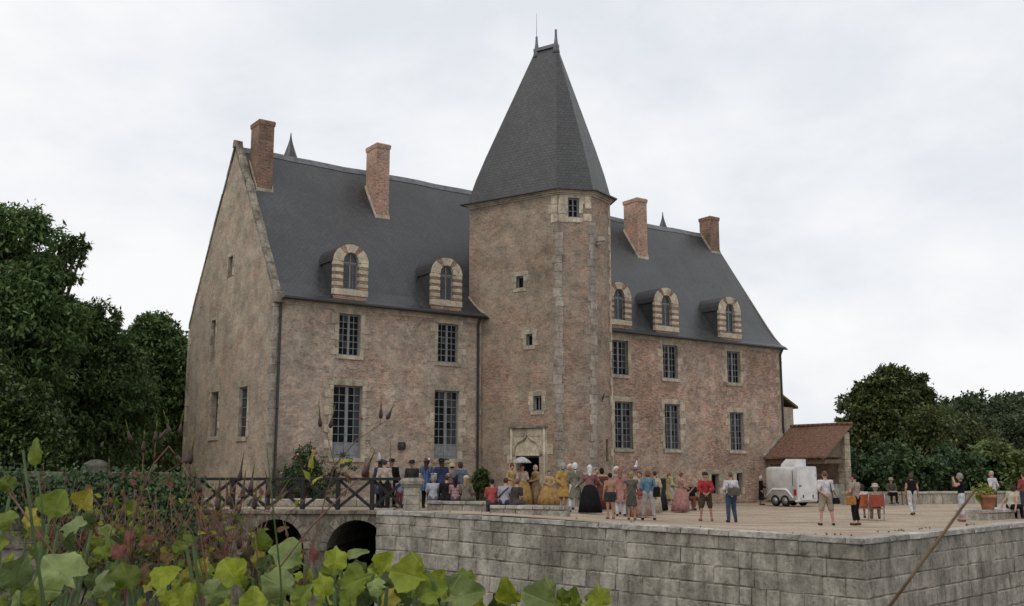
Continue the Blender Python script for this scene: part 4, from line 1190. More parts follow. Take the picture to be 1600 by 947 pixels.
folding_chair(CH1.x, CH1.y, R(-8), (0.5, 0.13, 0.05), 'orange folding chair left of the red one')
folding_chair(CH2.x, CH2.y, R(-14), (0.32, 0.075, 0.05), 'dark red folding chair, its back towards us')
pt = at(1546, 797, 38.0)
po = empty('flower_pot', (pt.x + 0.25, 38.65, 0.36))
tag(po, 'large terracotta pot of yellow-green foliage on the right ledge', 'flower pot')
M_TERRA = simple('terracotta', (0.36, 0.16, 0.09), 0.85, 0.2, 0, 0.15)
MB().lathe([(0.2, 0), (0.21, 0.02), (0.29, 0.42), (0.335, 0.43), (0.34, 0.53), (0.31, 0.54), (0.29, 0.47)], 20).build('pot', M_TERRA, po, True)

# ================================================================== trees and bushes
M_LEAF_ASH = leaf_mat('ash_leaf', [(0.042, 0.076, 0.022), (0.066, 0.113, 0.034), (0.095, 0.151, 0.045), (0.133, 0.199, 0.066)], 0.55, 0.2)
M_LEAF_DK = leaf_mat('dark_leaf', [(0.034, 0.063, 0.027), (0.057, 0.095, 0.038), (0.085, 0.133, 0.049)], 0.6, 0.15)
M_LEAF_OAK = leaf_mat('oak_leaf', [(0.037, 0.058, 0.021), (0.062, 0.087, 0.028), (0.093, 0.121, 0.037), (0.147, 0.139, 0.047)], 0.6, 0.18)
M_LEAF_FAR = leaf_mat('wood_leaf', [(0.047, 0.070, 0.034), (0.070, 0.093, 0.043), (0.085, 0.112, 0.049)], 0.7, 0.15)
M_LEAF_LT = leaf_mat('light_leaf', [(0.078, 0.116, 0.037), (0.116, 0.155, 0.047), (0.171, 0.202, 0.062)], 0.6, 0.2)
M_LEAF_IVY = leaf_mat('ivy_leaf', [(0.027, 0.047, 0.016), (0.047, 0.078, 0.024), (0.081, 0.115, 0.035), (0.121, 0.162, 0.047)], 0.4, 0.12)
M_BARK = simple('bark', (0.07, 0.058, 0.045), 0.95, 0.1, 0, 0.3, 5.0)

def leaf_cloud(blobs, n, size, seed, clump=0.2, droop=0.3, shell=0.55, aspect=0.55):
    """leaf faces gathered in clumps spread through the crown's lobes"""
    g = np.random.default_rng(seed)
    B = np.array(blobs, float)
    wgt = (B[:, 3] * B[:, 4] * B[:, 5]) ** 0.7; wgt /= wgt.sum()
    nc = max(20, n // 38)
    bi = g.choice(len(B), nc, p=wgt)
    d = g.normal(size=(nc, 3)); d /= np.linalg.norm(d, axis=1)[:, None]
    rr = shell + (1.08 - shell) * g.random(nc) ** 0.7
    rr = np.where(g.random(nc) < 0.22, g.random(nc) * shell, rr)
    rr = np.where(g.random(nc) < 0.1, 1.0 + 0.28 * g.random(nc), rr)
    cc = B[bi, :3] + d * B[bi, 3:6] * rr[:, None]
    cr = B[bi, 3:6].min(axis=1) * clump * (0.5 + g.random(nc))
    ci = g.integers(0, nc, n)
    off = g.normal(size=(n, 3)) * np.array([0.6, 0.6, 0.38])
    P = cc[ci] + off * cr[ci][:, None]
    # leaf axis: outward plus droop
    ax = g.normal(size=(n, 3)) + d[ci] * 0.7; ax[:, 2] -= droop * 1.6
    ax /= np.linalg.norm(ax, axis=1)[:, None]
    sd = np.cross(ax, g.normal(size=(n, 3)) * 0.6 + np.array([0, 0, 1.0])); sd /= np.linalg.norm(sd, axis=1)[:, None] + 1e-9
    nr = np.cross(sd, ax)
    L = size * (0.6 + 0.8 * g.random(n))[:, None]; W = L * aspect
    V = np.stack([P, P + ax * L * 0.45 + sd * W * 0.5 + nr * W * 0.15, P + ax * L, P + ax * L * 0.45 - sd * W * 0.5 + nr * W * 0.15], 1).reshape(-1, 3)
    F = np.arange(4 * n).reshape(-1, 4)
    return V, F
def crown_obj(name, blobs, n, size, seed, mat, parent, **kw):
    V, F = leaf_cloud(blobs, n, size, seed, **kw)
    return link(bpy.data.objects.new(name, np_mesh(name, V, F, mat)), parent)
def pxblobs(base, depth, lst, sq=1.0, dd=None, seed=0):
    r = random.Random(seed); out = []
    for (px, py, rp) in lst:
        dz = depth + r.uniform(-1, 1) * (dd if dd is not None else rp * depth / 1621 * 0.5)
        p = at(px, py, dz); rad = rp * dz / 1621
        out.append((p.x - base[0], p.y - base[1], p.z - base[2], rad, rad, rad * sq))
    return out
def tree(name, base, blobs, n, size, seed, mat, label, group, trunk=0.35, **kw):
    t = empty(name, base); tag(t, label, 'tree', group)
    top = max(blobs, key=lambda b: b[2])
    cx = sum(b[0] for b in blobs) / len(blobs) * 0.4; cy = sum(b[1] for b in blobs) / len(blobs) * 0.4
    H = top[2]; m = MB()
    spine = [(0, 0, -0.6), (cx * 0.1, cy * 0.1, H * 0.15), (cx * 0.4, cy * 0.4, H * 0.4), (cx * 0.8, cy * 0.8, H * 0.65), (top[0] * 0.7, top[1] * 0.7, H * 0.95)]
    m.tube(spine, [trunk * 1.3, trunk, trunk * 0.75, trunk * 0.45, trunk * 0.1], 9)
    for k, b in enumerate(blobs):
        f = 0.3 + 0.35 * (k % 4) / 4; i = min(3, int(f * 4)); q = Vector(spine[i]).lerp(Vector(spine[i + 1]), f * 4 - i)
        e = Vector(b[:3]); mid = q.lerp(e, 0.5) + Vector((0, 0, -0.1 * (e - q).length))
        m.tube([q, mid, e], [trunk * 0.4, trunk * 0.25, trunk * 0.06], 6)
    m.build('trunk', M_BARK, t, True)
    crown_obj('crown', blobs, n, size, seed, mat, t, **kw)
    return t
bx = at(10, 735, 44); b0 = (bx.x, 44, 0.36)
tree('ash_tree', b0, pxblobs(b0, 44, [(22, 400, 78), (-75, 430, 112), (46, 475, 60), (82, 420, 34), (110, 388, 20), (134, 380, 13), (122, 392, 12), (10, 520, 95), (-40, 620, 120), (50, 354, 24), (12, 356, 32), (80, 520, 50)], seed=2),
     70000, 0.27, 11, M_LEAF_ASH, 'tallest dark ash tree at the left edge, one branch reaching right', 'trees left of the house', 0.5, clump=0.17, droop=0.5, aspect=0.38)
bx = at(130, 735, 51); b1 = (bx.x, 51, 0.36)
tree('ash_tree', b1, pxblobs(b1, 51, [(125, 520, 48), (163, 505, 26), (95, 590, 80), (170, 590, 60), (60, 640, 90), (205, 650, 52), (140, 660, 80), (30, 560, 60), (185, 540, 22)], seed=3),
     56000, 0.28, 12, M_LEAF_ASH, 'mid-height dark tree between the tallest ash and the pointed tree', 'trees left of the house', 0.42, clump=0.17, droop=0.5, aspect=0.4)
bx = at(248, 735, 66); b2 = (bx.x, 66, 0.3)
tree('ash_tree', b2, pxblobs(b2, 66, [(240, 530, 36), (232, 512, 20), (262, 545, 32), (214, 552, 34), (282, 570, 38), (250, 600, 55), (210, 620, 50), (285, 640, 50), (240, 680, 60), (225, 495, 9), (258, 506, 14)], seed=4),
     52000, 0.32, 13, M_LEAF_ASH, 'pointed tree just left of the gable wall', 'trees left of the house', 0.4, clump=0.17, droop=0.35, aspect=0.42)
bx = at(30, 735, 40); b3 = (bx.x, 40, 0.36)
def bush(name, base, blobs, n, size, seed, mat, label, group=None, cat='bush', **kw):
    t = empty(name, base); tag(t, label, cat, group)
    m = MB()
    for b in blobs: m.tube([(0, 0, -0.3), (b[0] * 0.5, b[1] * 0.5, b[2] * 0.4), (b[0], b[1], b[2])], [0.06, 0.045, 0.012], 5)
    m.build('stems', M_BARK, t)
    crown_obj('foliage', blobs, n, size, seed, mat, t, **kw)
    return t
bush('laurel_bush', b3, pxblobs(b3, 40, [(35, 640, 42), (60, 680, 42), (5, 680, 55), (-40, 630, 70), (70, 715, 30), (20, 720, 40)], seed=5), 26000, 0.2, 14, M_LEAF_IVY, 'broad bush at the left edge behind the garden wall', 'bushes round the grounds', clump=0.2, droop=0.1)
bx = at(150, 735, 74); b4 = (bx.x, 74, 0.0)
tree('wood_tree', b4, pxblobs(b4, 74, [(150, 650, 90), (60, 600, 110), (250, 680, 60), (-20, 560, 110), (200, 700, 70), (110, 700, 80), (300, 700, 40)], seed=6), 22000, 0.75, 15, M_LEAF_DK, 'dark wood tree filling the gap low behind the left trees', 'trees left of the house', 0.45, clump=0.25, aspect=0.6)

# right-hand side
bx = at(1395, 760, 84); c0 = (bx.x, 84, -0.3)
tree('oak_tree', c0, pxblobs(c0, 84, [(1398, 603, 30), (1372, 622, 32), (1425, 615, 28), (1438, 600, 12), (1352, 650, 36), (1400, 655, 52), (1436, 645, 24), (1350, 700, 42), (1420, 705, 55), (1380, 740, 50), (1385, 588, 14), (1350, 612, 16)], seed=7),
     60000, 0.36, 16, M_LEAF_OAK, 'big round oak standing right of the shed, tallest on the right', 'trees right of the house', 0.45, clump=0.19, aspect=0.5)
# woodland ridge behind: copies of two crowns
def far_crown(seed):
    r = random.Random(seed)
    bl = [(r.uniform(-2.4, 2.4), r.uniform(-2.4, 2.4), r.uniform(3.0, 8.5), *(r.uniform(2.0, 3.2),) * 2, r.uniform(1.6, 2.6)) for _ in range(11)]
    bl += [(0, 0, 9.2, 2.2, 2.2, 1.7), (r.uniform(-1, 1), 0, 2.0, 3.2, 3.2, 2.4)]
    V, F = leaf_cloud(bl, 22000, 0.45, seed, clump=0.24, aspect=0.6)
    return np_mesh('crown', V, F, M_LEAF_FAR)
FC = [far_crown(61), far_crown(62), far_crown(63)]
FT = MB().tube([(0, 0, -2), (0.2, 0, 4), (0.1, 0.2, 8)], [0.4, 0.3, 0.08], 7).mesh('trunk', M_BARK)
k = 0
ridge_pos = [(1256, 142, 0.62), (1283, 148, 0.66), (1308, 138, 0.68), (1452, 118, 0.93), (1484, 124, 0.98), (1512, 112, 0.86), (1540, 121, 1.02), (1570, 114, 0.95), (1600, 122, 1.08), (1632, 116, 1.0), (1470, 104, 0.66), (1530, 102, 0.68), (1590, 104, 0.72), (1655, 108, 0.9)]
lab = ['leftmost small far tree showing over the shed roof', 'second small far tree over the shed roof', 'third small far tree, between the shed and the oak',
       'first wood tree right beside the oak on the ridge', 'second wood tree on the ridge right of the oak', 'third ridge tree, a little lower than its neighbours', 'fourth ridge tree, high and dense', 'fifth ridge tree near the right edge', 'tall ridge tree at the right edge of the picture', 'ridge tree just cut by the right edge',
       'lower wood tree in front of the ridge, next to the oak', 'lower wood tree in front of the middle of the ridge', 'lower wood tree in front of the right end of the ridge', 'outermost wood tree beyond the right edge']
for (px, d, s), lb in zip(ridge_pos, lab):
    p = at(px, 760, d)
    t = empty('wood_tree', (p.x, p.y, -0.3), rnd.uniform(0, 6.28)); tag(t, lb, 'tree', 'woodland on the right')
    for me, nm in ((FC[k % 3], 'crown'), (FT, 'trunk')):
        o = bpy.data.objects.new(nm, me); o.scale = (s, s, s * rnd.uniform(0.95, 1.05)); link(o, t)
    k += 1
for i, (lst, d, mat, lb, n) in enumerate([
    ([(1335, 735, 26), (1360, 745, 26), (1345, 765, 22)], 66, M_LEAF_DK, 'dark shrub beside the shed pier', 7000),
    ([(1400, 735, 34), (1440, 740, 30), (1420, 762, 26), (1385, 760, 22)], 64, M_LEAF_DK, 'dark shrub behind the man at the table', 9000),
    ([(1485, 735, 32), (1510, 745, 28), (1470, 762, 24), (1500, 765, 22), (1450, 755, 22)], 65, M_LEAF_DK, 'dark shrub behind the woman with the camera', 9000),
    ([(1545, 725, 32), (1575, 735, 30), (1530, 742, 24), (1560, 760, 26), (1590, 765, 24)], 67, M_LEAF_LT, 'lighter green shrub behind the bald man', 11000),
    ([(1615, 735, 30), (1645, 745, 34), (1605, 765, 26)], 64, M_LEAF_LT, 'light shrub cut by the right edge', 7000),
    ([(1455, 680, 40), (1500, 690, 36), (1475, 720, 40), (1530, 700, 30)], 80, M_LEAF_OAK, 'tall brownish-green thicket right of the oak', 14000)]):
    p = at(lst[0][0], 775, d); b = (p.x, p.y, -0.1)
    bush('shrub', b, pxblobs(b, d, lst, seed=20 + i), n, 0.3, 70 + i, mat, lb, 'shrubs behind the far parapet', clump=0.25, aspect=0.55)

# rose bush at the foot of the house corner
p = loc2w(1.3, -0.9); b = (p.x, p.y, 0.38)
rb = bush('rose_bush', b, [(0.0, 0, 1.0, 0.8, 0.5, 0.9), (-0.7, -0.3, 0.9, 0.6, 0.5, 0.8), (0.7, 0.45, 0.75, 0.7, 0.5, 0.7), (-0.2, 0.0, 1.9, 0.5, 0.4, 0.5), (1.3, 0.8, 1.5, 0.5, 0.4, 0.55), (0.2, 0.1, 1.7, 0.5, 0.4, 0.5)], 9000, 0.1, 81, M_LEAF_DK, 'dark rose bush at the foot of the left house corner', None, 'bush', clump=0.25)
M_ROSE = simple('rose_petal', (0.5, 0.16, 0.17), 0.7, 0.2)
RO = MB().ellipsoid((0, 0, 0), (0.06, 0.06, 0.05), 7, 5).mesh('rose', M_ROSE, True)
for q in ((-0.3, -0.55, 2.05), (0.25, -0.3, 2.2), (0.8, -0.15, 1.3), (-0.9, -0.7, 1.3), (1.4, 0.4, 1.7)):
    o = bpy.data.objects.new('rose', RO); o.location = q; link(o, rb)
p = loc2w(10.0, -3.6); bt = F1.M @ Vector((1.1, -0.5, 0)); p = loc2w(bt.x, bt.y)
bush('potted_shrub', (p.x, p.y, 0.4), [(0, 0, 0.75, 0.36, 0.36, 0.6), (0.1, 0, 1.2, 0.25, 0.25, 0.4)], 3500, 0.1, 82, M_LEAF_IVY, 'small conical shrub against the tower wall left of the door', None, 'shrub', clump=0.25)

# ivy over the garden wall
g = np.random.default_rng(5)
def wall_ivy(n, seed, f0, f1, zlo, zhi, name, label):
    g = np.random.default_rng(seed)
    nc = n // 30
    f = f0 + (f1 - f0) * g.random(nc); z = zlo + (zhi - zlo) * g.random(nc)
    ci = g.integers(0, nc, n)
    dv = np.array(IV1 - IV0); dv = dv / np.linalg.norm(dv); nv = np.array([dv[1], -dv[0], 0])
    P = np.array(IV0)[None] + np.array(IV1 - IV0)[None] * f[ci][:, None]
    P = P + nv * (0.05 + 0.28 * np.abs(g.normal(size=n)))[:, None] + dv * (g.normal(size=n) * 0.25)[:, None]
    P[:, 2] = z[ci] + g.normal(size=n) * 0.2
    ax = np.stack([g.normal(size=n) * 0.5, g.normal(size=n) * 0.4 - 0.3, -0.8 + g.normal(size=n) * 0.4], 1); ax /= np.linalg.norm(ax, axis=1)[:, None]
    sd = np.cross(ax, nv + g.normal(size=(n, 3)) * 0.5); sd /= np.linalg.norm(sd, axis=1)[:, None]
    L = (0.09 + 0.09 * g.random(n))[:, None]
    V = np.stack([P, P + ax * L * 0.4 + sd * L * 0.45, P + ax * L, P + ax * L * 0.4 - sd * L * 0.45], 1).reshape(-1, 3)
    t = empty(name, (IV1.x, IV1.y, 0)); tag(t, label, 'plant')
    o = link(bpy.data.objects.new('foliage', np_mesh('foliage', V - np.array([IV1.x, IV1.y, 0]), np.arange(4 * n).reshape(-1, 4), M_LEAF_DK)), t)
    m = MB(); q = IV0 + (IV1 - IV0) * ((f0 + f1) / 2) - Vector((IV1.x, IV1.y, 0)) + Vector(nv) * 0.05
    m.tube([q + Vector((0, 0, -3)), q + Vector((0.2, 0, -1)), q + Vector((0, 0, 1))], [0.06, 0.05, 0.02], 6); m.build('stem', M_BARK, t)
wall_ivy(20000, 21, 0.82, 1.02, -1.8, 1.55, 'ivy', 'thick dark ivy covering the end of the garden wall by the bridge')
wall_ivy(14000, 22, 0.2, 0.8, 0.6, 1.8, 'ivy', 'thinner ivy creeping along the top of the garden wall at left')
# weeds and grass tufts along the copings and walls of the courtyard
gg = np.random.default_rng(44); tuft = []
def edge_tufts(A_, B_, n, inset, spread):
    A_, B_ = np.array(A_[:2]), np.array(B_[:2]); dd = (B_ - A_) / np.linalg.norm(B_ - A_); nn = np.array([-dd[1], dd[0]])
    for f in gg.random(n) ** 1.0:
        q = A_ + (B_ - A_) * f + nn * (inset + abs(gg.normal()) * spread); tuft.append((q[0], q[1], ground_z(q[0]) + 0.02, 0.12, 0.12, 0.02))
edge_tufts(E1, C0, 26, 0.5, 0.12); edge_tufts(C0, R0, 22, 0.5, 0.12)
edge_tufts(loc2w(31, 0), loc2w(16, 0), 60, 0.05, 0.25)
V, F = leaf_cloud(tuft, 3500, 0.05, 45, clump=0.5, droop=-0.9, aspect=0.16)
tag(link(bpy.data.objects.new('grass_tufts', np_mesh('grass_tufts', V, F, leaf_mat('tuft_leaf', [(0.14, 0.13, 0.06), (0.2, 0.17, 0.09), (0.26, 0.21, 0.12)], 0.7, 0.2)))), 'dry grass tufts along the edges of the gravel courtyard', 'grass', kind='stuff')
# foliage in the big pot
V, F = leaf_cloud([(-0.2, -0.05, 0.75, 0.28, 0.25, 0.25), (0.12, 0, 0.62, 0.2, 0.2, 0.14), (-0.33, -0.1, 0.5, 0.12, 0.12, 0.2)], 500, 0.1, 90, clump=0.4)
link(bpy.data.objects.new('foliage', np_mesh('foliage', V, F, leaf_mat('pot_leaf', [(0.16, 0.2, 0.03), (0.26, 0.26, 0.04), (0.12, 0.18, 0.04)], 0.6, 0.25))), po)

# ================================================================== people
def surface_net(Fd, org, h):
    """dual surface of the zero level of the distance grid Fd (negative inside)"""
    nx, ny, nz = Fd.shape
    S = Fd < 0
    acc = np.zeros((nx - 1, ny - 1, nz - 1, 3)); cnt = np.zeros((nx - 1, ny - 1, nz - 1))
    idx = np.stack(np.meshgrid(np.arange(nx - 1), np.arange(ny - 1), np.arange(nz - 1), indexing='ij'), -1).astype(float)
    def cs(o): return (slice(o[0], nx - 1 + o[0]), slice(o[1], ny - 1 + o[1]), slice(o[2], nz - 1 + o[2]))
    for axis in range(3):
        for i in (0, 1):
            for j in (0, 1):
                o = [0, 0, 0]; o[(axis + 1) % 3] = i; o[(axis + 2) % 3] = j
                e = list(o); e[axis] = 1
                a, b = Fd[cs(o)], Fd[cs(e)]
                m = (a < 0) != (b < 0)
                t = np.where(m, a / np.where(m, a - b, 1.0), 0.0)
                p = np.zeros(idx.shape); p[..., (axis + 1) % 3] = i; p[..., (axis + 2) % 3] = j; p[..., axis] = t
                acc += p * m[..., None]; cnt += m
    act = cnt > 0
    vid = -np.ones(act.shape, np.int64); vid[act] = np.arange(act.sum())
    V = (idx[act] + acc[act] / cnt[act][:, None]) * h + org
    Q = []
    for axis in range(3):
        b, c = (axis + 1) % 3, (axis + 2) % 3
        s0 = [slice(1, -1)] * 3; s1 = [slice(1, -1)] * 3
        s0[axis] = slice(0, -1); s1[axis] = slice(1, None)
        A, B = S[tuple(s0)], S[tuple(s1)]
        g = np.argwhere(A != B)
        if len(g) == 0: continue
        flip = A[tuple(g.T)]
        base = g.copy(); base[:, b] += 1; base[:, c] += 1
        def cell(db, dc):
            q = base.copy(); q[:, b] -= db; q[:, c] -= dc
            return vid[q[:, 0], q[:, 1], q[:, 2]]
        quad = np.stack([cell(1, 1), cell(0, 1), cell(0, 0), cell(1, 0)], 1)
        quad[~flip] = quad[~flip][:, ::-1]
        Q.append(quad)
    return V, np.concatenate(Q) if Q else np.zeros((0, 4), int)
class Sdf:
    def __init__(self, h=0.024): self.p = []; self.h = h; self.clips = []
    def cap(self, a, b, ra, rb, flat=1.0): self.p.append((np.array(a, float), np.array(b, float), ra, rb, flat)); return self
    def ell(self, c, r): self.p.append((np.array(c, float), None, np.array(r, float), 0, 1)); return self
    def clip(self, n, d): self.clips.append((np.array(n, float), d)); return self      # keep n.p <= d
    def mesh(self, k=0.03, grow=0.0):
        lo = np.min([np.minimum(a, b if b is not None else a) - (np.max(ra) if b is None else max(ra, rb)) for a, b, ra, rb, f in self.p], axis=0) - 3 * self.h - grow
        hi = np.max([np.maximum(a, b if b is not None else a) + (np.max(ra) if b is None else max(ra, rb)) for a, b, ra, rb, f in self.p], axis=0) + 3 * self.h + grow
        n = np.ceil((hi - lo) / self.h).astype(int) + 1
        X = np.stack(np.meshgrid(*[lo[i] + np.arange(n[i]) * self.h for i in range(3)], indexing='ij'), -1)
        D = None
        for a, b, ra, rb, fl in self.p:
            if b is None:
                q = (X - a) / ra; l = np.linalg.norm(q, axis=-1); d = (l - 1) * ra.min()
            else:
                ab_ = b - a; L2 = max(ab_ @ ab_, 1e-9)
                t = np.clip(((X - a) @ ab_) / L2, 0, 1)
                q = X - a - t[..., None] * ab_
                if fl != 1.0: q = q * np.array([1.0, 1.0 / fl, 1.0])
                d = np.linalg.norm(q, axis=-1) - (ra + (rb - ra) * t)
            if D is None: D = d
            else:
                hh = np.clip(0.5 + 0.5 * (D - d) / k, 0, 1); D = D * (1 - hh) + d * hh - k * hh * (1 - hh)
        D = D - grow
        for nrm, dd in self.clips: D = np.maximum(D, X @ nrm - dd)
        return surface_net(D, lo, self.h)
def sdf_obj(name, sdf, mat, parent, scale, k=0.03, grow=0.0, extra=None):
    V, F = sdf.mesh(k, grow)
    V = V * scale
    me = np_mesh(name, V, F, mat, True)
    o = bpy.data.objects.new(name, me)
    return link(o, parent)
FAB = {}
def fabric(c, stripe=None, check=False):
    g_ = (c[0] * 0.3 + c[1] * 0.5 + c[2] * 0.2); c = tuple((x * 0.86 + g_ * 0.14) * 0.84 for x in c)
    key = (c, stripe)
    if key in FAB: return FAB[key]
    t = NT('fabric')
    p = t.coord('obj')
    col_ = t.ramp(t.noise(p, 9.0, 5, 0.65), [(0.3, tuple(x * 0.62 for x in c)), (0.7, tuple(min(1, x * 1.25) for x in c))])
    if stripe:
        w = t.n('ShaderNodeTexWave', bands_direction=stripe[1]); t.val(w, Scale=stripe[2], Distortion=0.6, Detail=1.0); t.l(p, w.inputs['Vector'])
        col_ = t.mix(t.ramp(w.outputs['Fac'], [(0.45, 0), (0.6, 1)]), col_, stripe[0])
    FAB[key] = t.done(col_, 0.9, t.bump(t.noise(t.coord('obj', (1.0, 1.0, 0.45)), 14.0, 4), 0.9, 0.05), spec=0.15)
    return FAB[key]
def skin_mat(c):
    key = ('skin', c)
    if key not in FAB:
        t = NT('skin'); FAB[key] = t.done(t.ramp(t.noise(t.coord('obj'), 7.0, 3), [(0.3, tuple(x * 0.85 for x in c)), (0.7, tuple(min(1, x * 1.1) for x in c))]), 0.6, spec=0.3)
    return FAB[key]
SK = (0.42, 0.25, 0.18); SKT = (0.32, 0.17, 0.11)
EYE = simple('eye_dark', (0.03, 0.02, 0.015), 0.3, 0.5)
ARMS = dict(down=((0.245, -0.03, 1.13), (0.265, 0.05, 0.88)), behind=((0.27, -0.13, 1.15), (0.06, -0.2, 0.99)), front=((0.25, 0.02, 1.14), (0.1, 0.26, 1.06)),
            camera=((0.24, 0.2, 1.3), (0.07, 0.25, 1.56)), hold=((0.25, 0.12, 1.17), (0.17, 0.3, 1.36)), hip=((0.33, -0.08, 1.16), (0.2, 0.03, 1.02)), lap=((0.24, 0.08, 1.16), (0.12, 0.34, 1.03)),
            out=((0.3, 0.05, 1.2), (0.42, 0.2, 1.06)), prop=((0.27, -0.1, 1.13), (0.3, -0.16, 0.87)), pocket=((0.27, -0.08, 1.12), (0.2, 0.03, 0.93)))
def figure(x, y, label, H=1.72, face=0, legs='stand', arms='down', armr=None, skin=SK, top=None, bottom=None, hair=((0.08, 0.05, 0.03), 'short'), hat=None, shoes=(0.05, 0.04, 0.035), coat=None, gown=None, lean=0.0, z=None, seat=None, group='people in the courtyard', turn=0.0, name='person'):
    """a clothed person; local +y is the way they face"""
    s = H / 1.75
    zz = ground_z(x) if z is None else z
    root = empty(name, (x, y, zz), R(face)); tag(root, label, 'person', group)
    sit = legs in ('sit', 'ledge')
    dz = -0.41 if sit else 0.0
    if sit and seat is not None: root.location.z = seat - 0.44 * s
    ln = math.sin(lean)
    def up(p, f=1.0):          # upper-body point with lean about the hip
        x_, y_, z_ = p; return (x_, y_ + ln * (z_ - 0.95), z_ + dz - abs(ln) * 0.12 * (z_ - 0.95))
    hip = {k: (k * 0.095, 0, 0.93 + dz) for k in (-1, 1)}
    if legs == 'stand': kn = {k: (k * 0.105, 0.02, 0.5) for k in (-1, 1)}; an = {k: (k * 0.11, -0.02, 0.085) for k in (-1, 1)}
    elif legs == 'apart': kn = {k: (k * 0.16, 0.02, 0.5) for k in (-1, 1)}; an = {k: (k * 0.2, -0.02, 0.085) for k in (-1, 1)}
    elif legs == 'walk': kn = {1: (0.1, 0.14, 0.5), -1: (-0.1, 0.02, 0.5)}; an = {1: (0.1, 0.24, 0.085), -1: (-0.1, -0.3, 0.12)}
    elif legs == 'contra': kn = {1: (0.1, 0.07, 0.5), -1: (-0.12, 0.0, 0.5)}; an = {1: (0.14, 0.0, 0.085), -1: (-0.13, -0.03, 0.085)}
    else: kn = {k: (k * 0.13, 0.42, 0.53) for k in (-1, 1)}; an = {k: (k * 0.14, 0.45, 0.1) for k in (-1, 1)}
    toe = {k: (an[k][0] * 1.15, an[k][1] + 0.15, 0.04) for k in (-1, 1)}
    sh = {k: up((k * 0.175, 0, 1.41)) for k in (-1, 1)}
    el, wr = {}, {}
    for k in (-1, 1):
        e_, w_ = ARMS[(armr or arms) if k == 1 else arms]
        if sit and (arms if k == -1 else (armr or arms)) == 'down': e_, w_ = ARMS['lap']
        el[k] = up((k * e_[0], e_[1], e_[2])); wr[k] = up((k * w_[0], w_[1], w_[2]))
    hd = {}
    for k in (-1, 1):
        v = np.array(wr[k]) - np.array(el[k]); v /= np.linalg.norm(v); hd[k] = np.array(wr[k]) + v * 0.085
    hc = np.array(up((0, 0.02, 1.635))); nk = np.array(up((0, -0.005, 1.46)))
    pel = (0, 0, 0.96 + dz); wst = up((0, 0.0, 1.1)); chs = up((0, 0.0, 1.3))
    def torso(S, g=0.0, low=True):
        S.cap((-0.07, 0, 0.96 + dz), (0.07, 0, 0.96 + dz), 0.115 + g, 0.115 + g, 0.85)
        S.cap(pel, wst, 0.13 + g, 0.125 + g, 0.8); S.cap(wst, chs, 0.125 + g, 0.14 + g, 0.75)
        S.cap(up((-0.09, 0, 1.33)), up((0.09, 0, 1.33)), 0.115 + g, 0.115 + g, 0.8)
        S.cap(sh[-1], sh[1], 0.065 + g, 0.065 + g); return S
    def arm(S, k, f=2.0, g=0.0):
        if f <= 0: return S
        a, b, c = (np.array(p[k]) for p in (sh, el, wr))
        e = a + (b - a) * min(f, 1); S.cap(a, e, 0.06 + g, 0.06 + (0.044 - 0.06) * min(f, 1) + g)
        if f > 1: S.cap(b, b + (c - b) * (f - 1), 0.044 + g, 0.044 + (0.03 - 0.044) * (f - 1) + g)
        return S
    def leg(S, k, f=2.0, g=0.0):
        a, b, c = (np.array(p[k]) for p in (hip, kn, an))
        e = a + (b - a) * min(f, 1); S.cap(a, e, 0.092 + g, 0.092 + (0.058 - 0.092) * min(f, 1) + g)
        if f > 1: S.cap(b, b + (c - b) * (f - 1), 0.058 + g, 0.058 + (0.036 - 0.058) * (f - 1) + g)
        return S
    B = Sdf(0.022); torso(B)
    for k in (-1, 1):
        arm(B, k); leg(B, k)
        B.cap(wr[k], hd[k], 0.03, 0.034); B.cap(an[k], toe[k], 0.042, 0.034)
        if not sit or True: B.cap(an[k], (an[k][0], an[k][1] - 0.04, 0.045), 0.04, 0.035)
    B.cap(nk, hc, 0.055, 0.05)
    ft, tt = math.radians(turn), 1.0
    fw = np.array([-math.sin(ft), math.cos(ft), 0.0]); sd_ = np.array([math.cos(ft), math.sin(ft), 0.0])
    B.ell(hc + np.array([0, 0, 0.015]), (0.078, 0.095, 0.115)); B.ell(hc + fw * 0.03 + np.array([0, 0, -0.06]), (0.055, 0.06, 0.06))
    B.cap(hc + fw * 0.095 + np.array([0, 0, 0.0]), hc + fw * 0.115 + np.array([0, 0, -0.03]), 0.012, 0.017)
    for k in (-1, 1): B.ell(hc + sd_ * 0.082 * k + np.array([0, 0, -0.01]), (0.016, 0.022, 0.032))
    body = sdf_obj('body', B, skin_mat(skin), root, s, 0.028)
    # fingers and eyes join the body mesh
    ex = MB()
    for k in (-1, 1):
        v = (hd[k] - np.array(wr[k])); v /= np.linalg.norm(v); w_ = np.cross(v, [0, 0, 1.0]); w_ = w_ / (np.linalg.norm(w_) + 1e-6) if np.linalg.norm(w_) > 0.1 else np.array([0, 1.0, 0])
        cu = np.cross(w_, v)
        for j, (o_, L_f) in enumerate(((-0.024, 0.06), (-0.008, 0.072), (0.008, 0.068), (0.024, 0.052))):
            p0 = hd[k] + w_ * o_ + v * 0.015; p1 = p0 + v * L_f * 0.55 - cu * 0.006; p2 = p1 + v * L_f * 0.4 - cu * 0.022
            ex.tube([tuple(p0 * s), tuple(p1 * s), tuple(p2 * s)], [0.0095 * s, 0.0088 * s, 0.007 * s], 5)
        p0 = np.array(wr[k]) + v * 0.04 + w_ * 0.028 * (-k); ex.tube([tuple(p0 * s), tuple((p0 + v * 0.035 - w_ * 0.022 * k) * s), tuple((p0 + v * 0.065 - w_ * 0.02 * k) * s)], [0.012 * s, 0.011 * s, 0.008 * s], 5)
    ex.cur = 1
